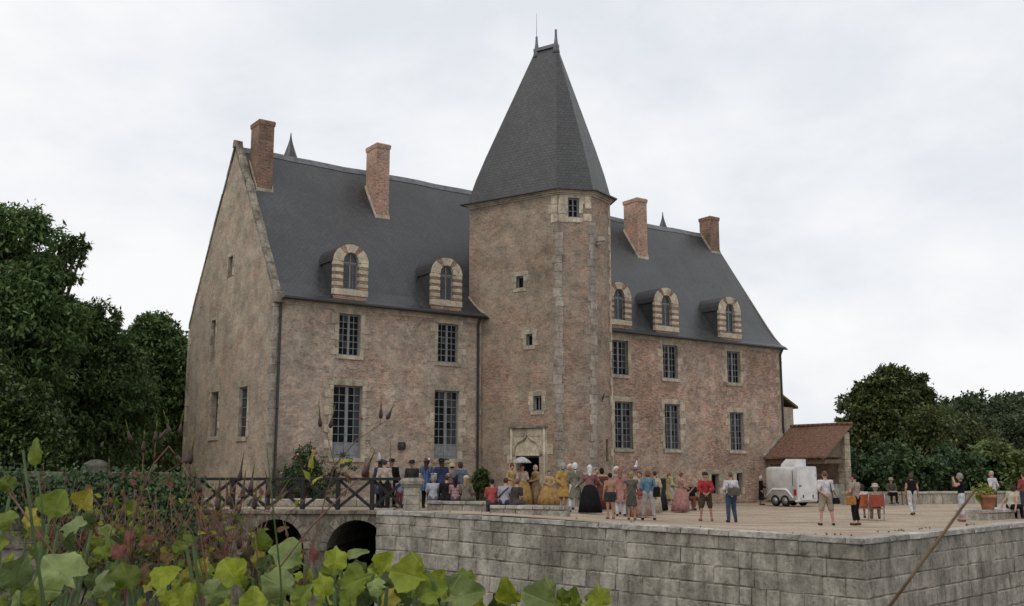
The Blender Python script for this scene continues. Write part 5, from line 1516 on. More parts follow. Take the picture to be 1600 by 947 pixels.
    for k in (-1, 1):
        c = (hc + fw * 0.088 + sd_ * 0.032 * k + np.array([0, 0, 0.015])) * s; ex.ellipsoid(tuple(c), (0.013 * s,) * 3, 6, 5)
    c0_, c1_ = (hc + fw * 0.09 - sd_ * 0.022 + np.array([0, 0, -0.065])) * s, (hc + fw * 0.09 + sd_ * 0.022 + np.array([0, 0, -0.065])) * s
    ex.tube([tuple(c0_), tuple(c1_)], 0.006 * s, 5)
    bm = bmesh.new(); bm.from_mesh(body.data); em = ex.mesh('x', [skin_mat(skin), EYE], True, False); bm.from_mesh(em); bm.to_mesh(body.data); bm.free(); bpy.data.meshes.remove(em)
    body.data.materials.append(EYE)
    for p in body.data.polygons: p.use_smooth = True
    # clothing
    if top:
        c, sl_, hem = top[:3]; st = top[3] if len(top) > 3 else None
        S = Sdf(0.024); torso(S)
        for k in (-1, 1): arm(S, k, sl_)
        S.clip((0, 0, -1), -(hem + dz)); S.clip((0, 0, 1), 1.475 + dz)
        sdf_obj('shirt' if sl_ > 0 else 'sleeveless_top', S, fabric(c, st), root, s, 0.03, 0.02)
    if bottom:
        kind, c, f = bottom[:3]; st = bottom[3] if len(bottom) > 3 else None
        if kind in ('trousers', 'shorts', 'breeches'):
            S = Sdf(0.024)
            S.cap((-0.07, 0, 0.96 + dz), (0.07, 0, 0.96 + dz), 0.118, 0.118, 0.85); S.cap(pel, wst, 0.13, 0.125, 0.8)
            for k in (-1, 1): leg(S, k, f, 0.006)
            S.clip((0, 0, 1), 1.04 + dz)
            sdf_obj(kind, S, fabric(c, st), root, s, 0.025, 0.018 if kind != 'shorts' else 0.028)
        elif kind == 'skirt':
            S = Sdf(0.024); S.cap((0, 0, 1.04 + dz), (0, 0.0, f), 0.14, 0.21, 0.85) if not sit else S.cap((0, 0, 0.56), (0, 0.4, 0.55), 0.15, 0.17)
            S.clip((0, 0, -1), -f if not sit else -0.3); S.clip((0, 0, 1), 1.05 + dz)
            sdf_obj('skirt', S, fabric(c, st), root, s, 0.03, 0.01)
    if coat:
        c, hem, st = coat[0], coat[1], (coat[2] if len(coat) > 2 else None)
        S = Sdf(0.026); torso(S)
        for k in (-1, 1): arm(S, k, coat[3] if len(coat) > 3 else 1.85, 0.008)
        S.cap((0, 0, 1.08), (0, -0.02, hem), 0.13, 0.235, 0.85)
        S.clip((0, 0, -1), -hem); S.clip((0, 0, 1), 1.48)
        sdf_obj('coat', S, fabric(c, st), root, s, 0.03, 0.024)
    if gown:
        c, R_, tr, c2 = gown
        S = Sdf(0.024); torso(S)
        for k in (-1, 1): arm(S, k, 1.1, 0.006)
        S.clip((0, 0, -1), -1.0); S.clip((0, 0, 1), 1.42)
        sdf_obj('bodice', S, fabric(c2 or c), root, s, 0.03, 0.02)
        m = MB(); n = 44; rings = []
        for f, r in ((0.0, 0.135), (0.04, 0.2), (0.12, 0.28), (0.3, 0.36), (0.6, 0.43), (1.0, 0.5), (1.0, 0.42)):
            z_ = 1.06 - f * 1.03; rr = r * R_ / 0.5 if f > 0.0 else r
            ring = []
            for j in range(n):
                a = 6.28318 * j / n; pl = 1 + (0.05 * math.cos(a * 11) + 0.03 * math.cos(a * 5 + 1)) * min(1, f * 2)
                ring.append((rr * pl * math.cos(a) * s, (rr * pl * 0.82 * math.sin(a) - tr * f) * s, z_ * s))
            rings.append(ring)
        m.loft(rings, True).build('gown_skirt', fabric(c), root, True)
    if shoes:
        for k in (-1, 1):
            S = Sdf(0.02); S.cap((an[k][0], an[k][1] - 0.03, 0.045), toe[k], 0.043, 0.038); S.clip((0, 0, 1), 0.085); S.clip((0, 0, -1), 0.0)
            sdf_obj('shoe', S, fabric(shoes), root, s, 0.02, 0.008)
    if hair:
        c, st = hair
        S = Sdf(0.02); up3 = np.array([0, 0, 1.0])
        big = dict(short=0.0, bob=0.012, long=0.008, wig=0.022, bun=0.004, thin=-0.006, high=0.015)[st]
        S.ell(hc + up3 * 0.03 - fw * 0.012, (0.085 + big, 0.1 + big, 0.108 + big))
        if st == 'bob': S.ell(hc - fw * 0.03 - up3 * 0.04, (0.1, 0.085, 0.1))
        if st == 'long': S.cap(hc - fw * 0.06, hc - fw * 0.11 - up3 * 0.26, 0.085, 0.07)
        if st == 'bun': S.ell(hc - fw * 0.11 + up3 * 0.03, (0.05, 0.05, 0.05))
        if st == 'high': S.cap(hc + up3 * 0.06, hc + up3 * 0.15 - fw * 0.03, 0.09, 0.065)
        if st == 'wig':
            for k in (-1, 1): S.cap(hc + sd_ * 0.1 * k - fw * 0.02 - up3 * 0.03, hc + sd_ * 0.1 * k + fw * 0.03 - up3 * 0.03, 0.032, 0.032)
            S.cap(hc - fw * 0.1 - up3 * 0.04, hc - fw * 0.13 - up3 * 0.24, 0.045, 0.025)
        # open at the face
        nrm = fw * 0.8 - up3 * 0.6
        S.clip(tuple(nrm), float(nrm @ hc + 0.035))
        if st in ('short', 'thin'): S.clip((0, 0, -1), -(hc[2] - 0.06))
        sdf_obj('hair' if st != 'wig' else 'wig', S, fabric(c), root, s, 0.03)
        if st == 'wig':
            q = (hc - fw * 0.125 - up3 * 0.1) * s; MB().ellipsoid(tuple(q), (0.05 * s, 0.03 * s, 0.03 * s), 8, 5).build('ribbon', fabric((0.02, 0.02, 0.03)), root, True)
    if hat:
        kind, c = hat[:2]; q = hc * s
        if kind == 'cap':
            m = MB().lathe([(0.104, 0.03), (0.11, 0.08), (0.085, 0.135), (0.03, 0.155), (0.005, 0.156)], 14, tuple(q)); m.add([(q[0] + (sd_[0] * a + fw[0] * b) * 1, q[1] + (sd_[1] * a + fw[1] * b), q[2] + 0.04 + dz_) for a, b, dz_ in ((-0.09, 0.06, 0), (0.09, 0.06, 0), (0.06, 0.19, -0.015), (-0.06, 0.19, -0.015), (-0.09, 0.06, 0.012), (0.09, 0.06, 0.012), (0.06, 0.19, -0.005), (-0.06, 0.19, -0.005))], [(0, 1, 2, 3), (7, 6, 5, 4), (0, 4, 5, 1), (1, 5, 6, 2), (2, 6, 7, 3), (3, 7, 4, 0)])
            m.build('cap', fabric(c), root, True)
        elif kind in ('brim', 'sun'):
            rb_ = 0.2 if kind == 'brim' else 0.16
            m = MB().lathe([(0.105, 0.04), (rb_, 0.02 if kind == 'sun' else 0.045), (rb_ + 0.005, 0.03 if kind == 'sun' else 0.055), (0.115, 0.065), (0.105, 0.13), (0.07, 0.165), (0.005, 0.17)], 16, tuple(q)); m.build('hat', fabric(c), root, True)
            if len(hat) > 2:
                f0 = hc + np.array([0.08, -0.05, 0.08]); pts = [tuple((f0 + np.array([0.03 * j, -0.07 * j, 0.05 * j - 0.012 * j * j])) * s) for j in range(5)]
                MB().tube(pts, [0.02 * s, 0.045 * s, 0.05 * s, 0.04 * s, 0.008 * s], 7).build('feather', fabric(hat[2]), root, True)
        elif kind == 'peak':
            m = MB().lathe([(0.1, 0.03), (0.25, 0.05), (0.25, 0.06), (0.11, 0.07), (0.09, 0.13), (0.01, 0.16)], 14, tuple(q)); m.build('hat', fabric(c), root, True)
            f0 = hc + np.array([-0.02, -0.05, 0.1]); MB().tube([tuple((f0 + np.array([-0.01 * j, -0.01 * j, 0.075 * j])) * s) for j in range(5)], [0.05 * s, 0.055 * s, 0.045 * s, 0.03 * s, 0.006 * s], 7).build('feather', fabric(hat[2]), root, True)
    root['_j'] = 0; del root['_j']
    return dict(root=root, s=s, hc=hc * s, wr={k: np.array(wr[k]) * s for k in wr}, hd={k: hd[k] * s for k in hd}, sh={k: np.array(sh[k]) * s for k in sh}, pel=np.array(pel) * s, chs=np.array(chs) * s)
def on_body(P, p):
    """world point for a point given in the person's frame"""
    r = P['root']; c, s_ = math.cos(r.rotation_euler.z), math.sin(r.rotation_euler.z)
    return Vector((r.location.x + p[0] * c - p[1] * s_, r.location.y + p[0] * s_ + p[1] * c, r.location.z + p[2]))
def bag(P, c, side, size, label, drop=0.5, strap=True, back=False):
    """bag on a strap over the shoulder: a thing of its own"""
    s = P['s']; w, d_, h_ = size
    if back: bp = np.array([0.02, -0.24, 1.08]) * s
    else: bp = np.array([side * 0.31, -0.05, 1.41 - drop]) * s
    rt = P['root']; b = empty('shoulder_bag', on_body(P, bp), rt.rotation_euler.z); tag(b, label, 'bag')
    m = MB(); 
    m.loft([[(x, y, z) for x, y in ((-w / 2 + e, -d_ / 2 + e * 0.5), (w / 2 - e, -d_ / 2 + e * 0.5), (w / 2 - e, d_ / 2 - e * 0.5), (-w / 2 + e, d_ / 2 - e * 0.5))] for z, e in ((-h_ / 2, 0.03), (-h_ / 2 + 0.03, 0.0), (h_ / 2 - 0.05, 0.01), (h_ / 2, 0.04))])
    m.build('bag_body', fabric(c), b)
    if strap:
        o = P['sh'][-side if back else side] * 0.0 + np.array([(-side if back else side) * 0.13, 0.0, 1.475]) * s
        if drop < 0.62 and not back: o = np.array([side * 0.16, 0.0, 1.475]) * s
        st = [np.array([-w * 0.35, 0, h_ / 2 - 0.03]), (np.array([o[0], -0.13 * s, o[2] - 0.12]) - bp), (o - bp), (np.array([o[0], 0.12 * s, o[2] - 0.14]) - bp), np.array([w * 0.35, 0.02, h_ / 2 - 0.03])]
        MB().tube([tuple(q) for q in st], 0.011, 5).build('strap', fabric(tuple(x * 0.6 for x in c)), b, True)
    return b
def spot(px, d): return at(px, 790, d).x, d

WH = (0.66, 0.65, 0.66); BLK_ = (0.014, 0.014, 0.016); WIG = (0.68, 0.66, 0.62); BLUE = (0.055, 0.085, 0.165); BRN = (0.07, 0.045, 0.03); BLOND = (0.36, 0.23, 0.1); GREY = (0.3, 0.28, 0.26)
F_ = figure
# --- by the bridge
x, y = spot(600, 38.3); F_(x, y, 'person in a beige jacket standing behind the bridge railing, back to us', 1.76, -8, top=((0.5, 0.4, 0.31), 2.0, 0.9), bottom=('trousers', (0.025, 0.025, 0.022), 2.0), hair=((0.06, 0.05, 0.045), 'short'))
x, y = spot(594, 39.2); F_(x, y, 'costumed musketeer with tall white plume, half hidden behind the beige jacket', 1.78, -25, coat=((0.04, 0.05, 0.12), 0.5), bottom=('breeches', BLK_, 2.0), hat=('peak', (0.045, 0.045, 0.08), WH), hair=(BRN, 'long'))
x, y = spot(611, 39.7); P = F_(x, y, 'dark costumed pikeman beside the plumed musketeer', 1.8, -160, coat=(BLK_, 0.5), bottom=('breeches', BLK_, 2.0), hat=('brim', BLK_), armr='hold')
pk = MB().tube([(0, 0, -0.9), (0, 0, 1.35)], 0.016, 6); hp = on_body(P, P['hd'][1]); o = pk.build('pike', M_OAK, None, loc=(hp.x, hp.y, hp.z - 0.35)); tag(o, 'thin upright pike held by the dark costumed man', 'pike')
x, y = spot(624, 39.0); F_(x, y, 'small child in white and blue near the gate pier', 1.1, 20, top=((0.45, 0.47, 0.55), 1.0, 0.85, ((0.1, 0.12, 0.3), 'Z', 8.0)), bottom=('trousers', (0.2, 0.07, 0.08), 1.4), hair=(BLOND, 'short'))
x, y = spot(643, 39.6); F_(x, y, 'man in a black hat just behind the gate pier', 1.74, 170, coat=((0.05, 0.045, 0.05), 0.5), bottom=('breeches', BLK_, 2.0), hat=('brim', (0.02, 0.025, 0.02)))
x, y = spot(666, 39.2); F_(x, y, 'musketeer in blue tabard with white sleeves and a white plume', 1.8, -14, coat=(BLUE, 0.62, (tuple(x * 1.5 for x in BLUE), 'X', 3.0), 0.45), top=(WH, 1.9, 1.2), bottom=('breeches', BLK_, 2.0), hat=('brim', (0.16, 0.05, 0.025), WH), hair=(BRN, 'long'))
x, y = spot(689, 39.0); F_(x, y, 'musketeer in dark blue tabard and wide black hat', 1.8, 22, coat=((0.035, 0.05, 0.12), 0.62, None, 0.45), top=(WH, 1.9, 1.2), bottom=('breeches', BLK_, 2.0), hat=('brim', BLK_, (0.12, 0.11, 0.08)), hair=(BRN, 'long'))
x, y = spot(706, 40.2); F_(x, y, 'woman in a pink top and straw hat behind the sitting people', 1.62, 30, top=((0.42, 0.24, 0.25), 1.0, 0.9), bottom=('skirt', (0.3, 0.15, 0.14), 0.45), hat=('sun', (0.5, 0.38, 0.22)))
x, y = spot(719, 40.0); F_(x, y, 'woman in a light blue sweater standing behind the sitting people', 1.7, 25, arms='hip', top=((0.12, 0.155, 0.22), 2.0, 0.9), bottom=('trousers', (0.06, 0.06, 0.09), 2.0), hair=((0.07, 0.05, 0.04), 'bob'))
# --- sitting on the first low wall
def wallpos(P0, P1, px):
    for k in range(200):
        f = k / 199; x = P0[0] + (P1[0] - P0[0]) * f; y = P0[1] + (P1[1] - P0[1]) * f
        if 800 + 1621 * x / y >= px: return x, y
    return x, y
LW1 = ((-3.05, 37.95), (-0.45, 36.75)); LW2 = ((-0.75, 36.2), (1.75, 34.75))
SITL = 'people sitting on the low walls'
x, y = wallpos(*LW1, 677); F_(x, y, 'grey-haired person in a pale blue T-shirt sitting nearest the gate pier', 1.7, 5, 'sit', seat=0.72, top=((0.5, 0.53, 0.6), 0.8, 0.9), bottom=('trousers', (0.2, 0.2, 0.27), 2.0), hair=(GREY, 'bob'), group=SITL)
x, y = wallpos(*LW1, 696); F_(x, y, 'person in a black shirt sitting second from the gate pier', 1.74, -12, 'sit', seat=0.72, lean=0.25, top=(BLK_, 1.0, 0.9), bottom=('trousers', (0.03, 0.03, 0.035), 2.0), hair=(BRN, 'short'), group=SITL)
x, y = wallpos(*LW1, 712); F_(x, y, 'dark-haired woman in a red and white striped top sitting on the wall', 1.6, -5, 'sit', seat=0.72, top=((0.5, 0.42, 0.44), 0.4, 0.9, ((0.3, 0.04, 0.07), 'Z', 6.0)), bottom=('trousers', (0.12, 0.1, 0.12), 1.4), hair=((0.02, 0.016, 0.014), 'long'), group=SITL)
x, y = wallpos(*LW1, 728); F_(x, y, 'woman in khaki with a cream cap sitting at the right end of the wall', 1.66, -20, 'sit', seat=0.72, top=((0.22, 0.19, 0.15), 1.4, 0.9), bottom=('trousers', (0.2, 0.17, 0.13), 1.6), hair=(BLOND, 'long'), hat=('cap', (0.62, 0.52, 0.33)), group=SITL)
x, y = wallpos(*LW2, 769); F_(x, y, 'young person in a coral red T-shirt sitting alone on the middle wall', 1.66, 4, 'sit', seat=0.62, top=((0.48, 0.075, 0.07), 0.9, 0.9), bottom=('trousers', (0.07, 0.07, 0.1), 2.0), hair=((0.02, 0.017, 0.015), 'short'), group=SITL)
x, y = wallpos(*LW2, 788); P = F_(x, y, 'man in a grey-white striped shirt with dark shoulder strap, sitting', 1.78, -18, 'sit', seat=0.62, lean=0.2, top=((0.5, 0.5, 0.53), 0.9, 0.88, ((0.2, 0.2, 0.26), 'X', 9.0)), bottom=('trousers', (0.05, 0.05, 0.06), 2.0), hair=(BRN, 'short'), group=SITL)
MB().tube([(0.15, 0.1, 1.05), (0.13, -0.04, 1.02), (-0.04, -0.095, 0.86), (-0.19, -0.09, 0.68)], 0.02, 6).build('strap', fabric((0.03, 0.03, 0.045)), P['root'], True)
x, y = wallpos(*LW2, 803); F_(x, y, 'person in a dark brown top leaning forward next to the striped shirt', 1.7, -35, 'sit', seat=0.62, lean=0.35, top=((0.06, 0.045, 0.045), 0.8, 0.9), bottom=('trousers', (0.1, 0.09, 0.1), 1.4), hair=((0.16, 0.09, 0.06), 'short'), group=SITL)
# --- costumed party at the door
GOLD = (0.46, 0.27, 0.075); YEL = (0.5, 0.29, 0.05); CST = 'costumed party by the tower door'
x, y = spot(800, 45.6); F_(x, y, 'lady in a yellow flowered gown with a red hair ornament, farthest left', 1.68, 200, gown=((0.48, 0.32, 0.12), 0.5, 0.05, None), hair=((0.2, 0.05, 0.03), 'high'), shoes=None, arms='front', group=CST)
x, y = spot(816, 44.8); P = F_(x, y, 'lady in a yellow and white gown holding a white parasol', 1.68, 195, gown=(GOLD, 0.54, 0.02, (0.6, 0.5, 0.38)), hair=(BRN, 'high'), shoes=None, arms='front', armr='hold', group=CST)
hp = on_body(P, P['hd'][1])
pa = empty('parasol', hp); tag(pa, 'small white lace parasol held in front of the dark doorway', 'parasol')
MB().tube([(0, 0, -0.12), (0.02, 0, 0.62)], 0.012, 6).build('stick', M_OAK, pa)
m = MB(); rings = []
for f, zz in ((0.02, 0.66), (0.35, 0.62), (0.7, 0.53), (1.0, 0.4), (0.98, 0.395), (0.68, 0.515), (0.3, 0.6), (0.01, 0.64)):
    rings.append([(0.02 + 0.44 * f * math.cos(6.28318 * k / 24) * (1 - 0.05 * (k % 3 == 0)), 0.44 * f * math.sin(6.28318 * k / 24), zz) for k in range(24)])
m.loft(rings).build('canopy', fabric((0.55, 0.52, 0.52)), pa, True)
x, y = spot(837, 45.0); F_(x, y, 'blond lady in a golden brown gown in the doorway', 1.68, 120, gown=((0.3, 0.2, 0.1), 0.42, 0.08, (0.36, 0.24, 0.08)), hair=((0.5, 0.4, 0.27), 'bob'), shoes=None, arms='front', group=CST)
x, y = spot(858, 44.6); F_(x, y, 'girl in a wide yellow gown right of the door', 1.48, 190, gown=(GOLD, 0.6, -0.02, (0.5, 0.36, 0.16)), hair=(BRN, 'bun'), shoes=None, arms='front', group=CST)
x, y = spot(881, 40.4); F_(x, y, 'man in a bright yellow costume coat, hand behind his back', 1.76, -15, coat=(YEL, 0.5), bottom=('breeches', (0.4, 0.24, 0.06), 1.1), armr='down', arms='behind', hair=((0.35, 0.32, 0.3), 'wig'), group=CST)
x, y = spot(891, 41.5); F_(x, y, 'white-wigged man half hidden between the yellow and grey coats', 1.76, 165, coat=((0.3, 0.26, 0.2), 0.5), bottom=('breeches', WH, 2.0), hair=(WIG, 'wig'), group=CST)
x, y = spot(899, 38.6); F_(x, y, 'man in a grey-green costume coat with white wig and stockings', 1.78, 6, 'apart', 'front', armr='behind', coat=((0.2, 0.19, 0.135), 0.5), bottom=('trousers', WH, 2.0), hair=(WIG, 'wig'), shoes=BLK_, group=CST)
x, y = spot(922, 38.4); F_(x, y, 'woman in a long black dress with a white veil', 1.74, -5, gown=(BLK_, 0.43, 0.08, (0.3, 0.14, 0.14)), hair=(WH, 'long'), shoes=None, arms='out', group=CST)
x, y = spot(941, 42.5); F_(x, y, 'dark-haired person in a red-brown costume behind the black dress', 1.68, 20, gown=((0.15, 0.05, 0.035), 0.4, 0.0, None), hair=((0.02, 0.015, 0.013), 'bob'), shoes=None, group=CST)
x, y = spot(933, 43.5); F_(x, y, 'person in dark costume glimpsed between the veil and the tower corner', 1.66, 190, coat=((0.1, 0.05, 0.04), 0.45), bottom=('trousers', BLK_, 2.0), hair=((0.12, 0.06, 0.04), 'short'), group=CST)
# --- in the courtyard
x, y = spot(954, 34.4); F_(x, y, 'tanned young person in short dark green shorts', 1.48, 8, 'stand', skin=SKT, bottom=('shorts', (0.035, 0.045, 0.05), 0.45), hair=((0.02, 0.017, 0.014), 'short'), shoes=(0.2, 0.12, 0.09))
x, y = spot(964, 39.0); F_(x, y, 'white-wigged man in a mint costume behind the pink coat', 1.74, 170, coat=((0.3, 0.38, 0.33), 0.5), bottom=('trousers', WH, 2.0), hair=(WIG, 'wig'), group=CST)
x, y = spot(970, 37.4); F_(x, y, 'man in a pink costume coat and white stockings', 1.7, -10, 'contra', coat=((0.44, 0.2, 0.17), 0.5), bottom=('trousers', WH, 2.0), hair=((0.28, 0.14, 0.09), 'long'), group=CST)
x, y = spot(987, 34.6); P = F_(x, y, 'blond woman in a sleeveless grey top and grey skirt', 1.56, -6, 'stand', top=((0.13, 0.115, 0.1), 0.1, 0.95), bottom=('skirt', (0.085, 0.08, 0.07), 0.5), hair=(BLOND, 'bob'), skin=SKT, shoes=(0.16, 0.1, 0.07))
bag(P, (0.3, 0.05, 0.03), 1, (0.2, 0.1, 0.16), 'small red bag at the hip of the grey-skirted woman', 0.45)
x, y = spot(994, 39.5); F_(x, y, 'tall person in white costume with a white plumed headdress', 1.76, 175, gown=((0.5, 0.46, 0.42), 0.42, 0.0, (0.5, 0.44, 0.36)), hair=(WIG, 'high'), shoes=None, hat=('peak', (0.2, 0.13, 0.18), WH), group=CST)
x, y = spot(1000, 37.6); F_(x, y, 'woman in a pale pink striped gown behind the blue sweater', 1.6, 160, gown=((0.45, 0.25, 0.2), 0.5, 0.0, (0.3, 0.3, 0.36)), hair=((0.16, 0.08, 0.05), 'bob'), shoes=None, group=CST)
x, y = spot(1013, 35.2); P = F_(x, y, 'woman in a blue sweater and white trousers with a black bag', 1.65, -8, 'apart', top=((0.12, 0.24, 0.33), 1.3, 0.92), bottom=('trousers', (0.45, 0.42, 0.42), 1.75), hair=((0.24, 0.11, 0.05), 'bob'), shoes=(0.035, 0.03, 0.03))
bag(P, BLK_, 1, (0.24, 0.12, 0.34), 'black shoulder bag of the woman in the blue sweater', 0.42)
x, y = spot(1024, 42.0); F_(x, y, 'lady in a narrow cream gown next to the blue sweater', 1.66, 15, gown=((0.52, 0.43, 0.32), 0.3, 0.0, None), hair=(BRN, 'bun'), shoes=None, group=CST)
x, y = spot(1034, 45.5); F_(x, y, 'figure in black bending between the cream and the yellow costumes', 1.55, 60, gown=((0.03, 0.03, 0.03), 0.36, 0.0, None), hair=(BLK_, 'short'), shoes=None, lean=0.5, group=CST)
x, y = spot(1047, 46.0); F_(x, y, 'man in a pale yellow costume coat turned to the right', 1.74, -75, 'walk', coat=((0.46, 0.37, 0.17), 0.5), bottom=('trousers', (0.5, 0.48, 0.5), 2.0), hair=((0.33, 0.22, 0.13), 'wig'), shoes=(0.3, 0.2, 0.07), arms='front', group=CST)
x, y = spot(1066, 44.8); F_(x, y, 'lady in a wide dusty pink gown walking to the right', 1.66, -70, gown=((0.44, 0.2, 0.18), 0.48, 0.12, (0.45, 0.22, 0.18)), hair=((0.16, 0.09, 0.06), 'bun'), shoes=(0.04, 0.02, 0.02), arms='front', group=CST)
x, y = spot(1082, 47.5); F_(x, y, 'musician in black and red seated near the cellar window', 1.66, -160, 'sit', seat=0.46, top=(BLK_, 0.6, 0.9), bottom=('trousers', (0.2, 0.07, 0.04), 2.0), hair=((0.3, 0.2, 0.15), 'short'), arms='hold', group='people in the courtyard')
st_ = MB().lathe([(0.18, 0), (0.18, 0.03), (0.05, 0.05), (0.05, 0.4), (0.2, 0.42), (0.2, 0.455)], 14).build('stool', M_OAK, None, loc=(x, y, ground_z(x))); tag(st_, 'round wooden stool under the seated musician', 'stool')
x, y = spot(1103, 36.6); F_(x, y, 'man in a red shirt and brown shorts, hands clasped behind him', 1.66, -4, 'apart', 'behind', top=((0.4, 0.025, 0.03), 1.6, 0.88), bottom=('shorts', (0.075, 0.06, 0.035), 0.9), hair=((0.35, 0.33, 0.31), 'thin'), hat=('cap', (0.05, 0.04, 0.03)), skin=SKT, shoes=(0.2, 0.12, 0.08))
x, y = spot(1143, 36.2); P = F_(x, y, 'man in a white T-shirt and blue jeans with a grey pack', 1.7, 4, 'contra', 'front', top=(WH, 0.9, 0.86), bottom=('trousers', (0.05, 0.085, 0.15), 2.0), hair=((0.14, 0.11, 0.09), 'short'))
bag(P, (0.12, 0.11, 0.085), 1, (0.4, 0.16, 0.28), 'grey sling pack on the back of the man in jeans', 0.5, back=True)
x, y = spot(1190, 55.0); F_(x, y, 'person dressed in black with a white cap beside the trailer', 1.5, -90, 'contra', 'front', top=(BLK_, 2.0, 0.85), bottom=('skirt', BLK_, 0.3), hair=(WH, 'bob'))
x, y = spot(1291, 34.5); P = F_(x, y, 'man in a white T-shirt and beige shorts, arm behind his back', 1.76, -3, 'apart', 'behind', armr='front', top=(WH, 0.9, 0.82), bottom=('shorts', (0.38, 0.31, 0.23), 0.95), hair=((0.13, 0.1, 0.06), 'short'), skin=SK, shoes=(0.05, 0.04, 0.035))
bag(P, BLK_, 1, (0.24, 0.12, 0.2), 'black shoulder bag of the man in beige shorts', 0.62)
x, y = spot(1337, 34.6); P = F_(x, y, 'woman in a beige top and black cropped trousers with an orange bag', 1.66, 35, 'contra', 'front', top=((0.4, 0.32, 0.26), 0.4, 0.9), bottom=('trousers', BLK_, 1.7), hair=((0.05, 0.03, 0.02), 'bun'), shoes=(0.1, 0.05, 0.04))
bag(P, (0.5, 0.2, 0.03), -1, (0.36, 0.14, 0.3), 'large orange handbag of the woman in black trousers', 0.55)
F_(CH1.x, CH1.y, 'person in white sitting in the orange folding chair', 1.6, -8, 'sit', seat=0.44, top=(WH, 0.5, 0.9), bottom=('shorts', WH, 0.9), hair=(BRN, 'bob'))
F_(CH2.x, CH2.y, 'elderly person in a cream hat sitting in the dark red folding chair', 1.62, -14, 'sit', seat=0.44, top=((0.33, 0.3, 0.22), 1.6, 0.9), bottom=('trousers', (0.28, 0.25, 0.19), 2.0), hair=(GREY, 'bob'), hat=('sun', (0.52, 0.42, 0.34)))
x, y = spot(1394, 55.4); F_(x, y, 'man in a brown jacket and hat sitting behind the far table', 1.72, 176, 'sit', seat=0.5, top=((0.1, 0.08, 0.06), 2.0, 0.9), bottom=('trousers', (0.04, 0.035, 0.035), 2.0), hat=('sun', (0.3, 0.27, 0.2)), arms='lap')
st2 = st_.copy(); st2.location = (x, y, 0.045); link(st2); st2['label'] = 'round wooden stool under the man at the far table'
x, y = spot(1426, 42.8); F_(x, y, 'grey-haired woman in a black vest and white trousers walking away', 1.66, -6, 'walk', 'down', top=(BLK_, 0.0, 0.8), bottom=('trousers', (0.6, 0.57, 0.58), 1.95), hair=((0.09, 0.085, 0.08), 'bob'), skin=(0.4, 0.2, 0.14))
x, y = spot(1503, 37.2); P = F_(x, y, 'grey-haired woman in a black top and white cropped trousers taking a picture', 1.68, 75, 'stand', 'camera', top=(BLK_, 0.1, 0.92), bottom=('trousers', (0.62, 0.61, 0.66), 1.55), hair=((0.3, 0.3, 0.3), 'bob'), shoes=(0.25, 0.1, 0.08))
hp = (on_body(P, P['hd'][1]) + on_body(P, P['hd'][-1])) / 2
cm = MB().bbox(-0.03, -0.06, -0.035, 0.03, 0.06, 0.035, 0.008); cm.tube([(-0.03, 0, 0), (-0.07, 0, 0)], 0.025, 8); o = cm.build('camera_device', fabric(BLK_), None, loc=hp + Vector((0, 0, 0.02)), rz=R(-15)); tag(o, 'small black camera held up by the grey-haired woman', 'camera')
x, y = spot(1553, 42.3); F_(x, y, 'bald man in a white polo shirt standing behind the flower pot', 1.76, 35, 'stand', 'pocket', top=(WH, 0.85, 0.88), bottom=('trousers', (0.13, 0.12, 0.085), 2.0), hair=((0.42, 0.38, 0.35), 'thin'), skin=(0.42, 0.21, 0.16))
x, y = spot(1580, 39.6); F_(x, y, 'woman in a sleeveless cream top sitting on the right ledge', 1.7, -60, 'sit', 'prop', seat=0.36, lean=0.3, top=((0.55, 0.5, 0.36), 0.15, 0.88), bottom=('trousers', BLK_, 2.0), hair=((0.08, 0.04, 0.03), 'bob'))
x, y = spot(1603, 41.5); F_(x, y, 'person in red cut by the right edge of the picture', 1.7, 10, 'stand', 'front', top=((0.35, 0.06, 0.05), 1.0, 0.9), bottom=('trousers', (0.06, 0.06, 0.08), 2.0))

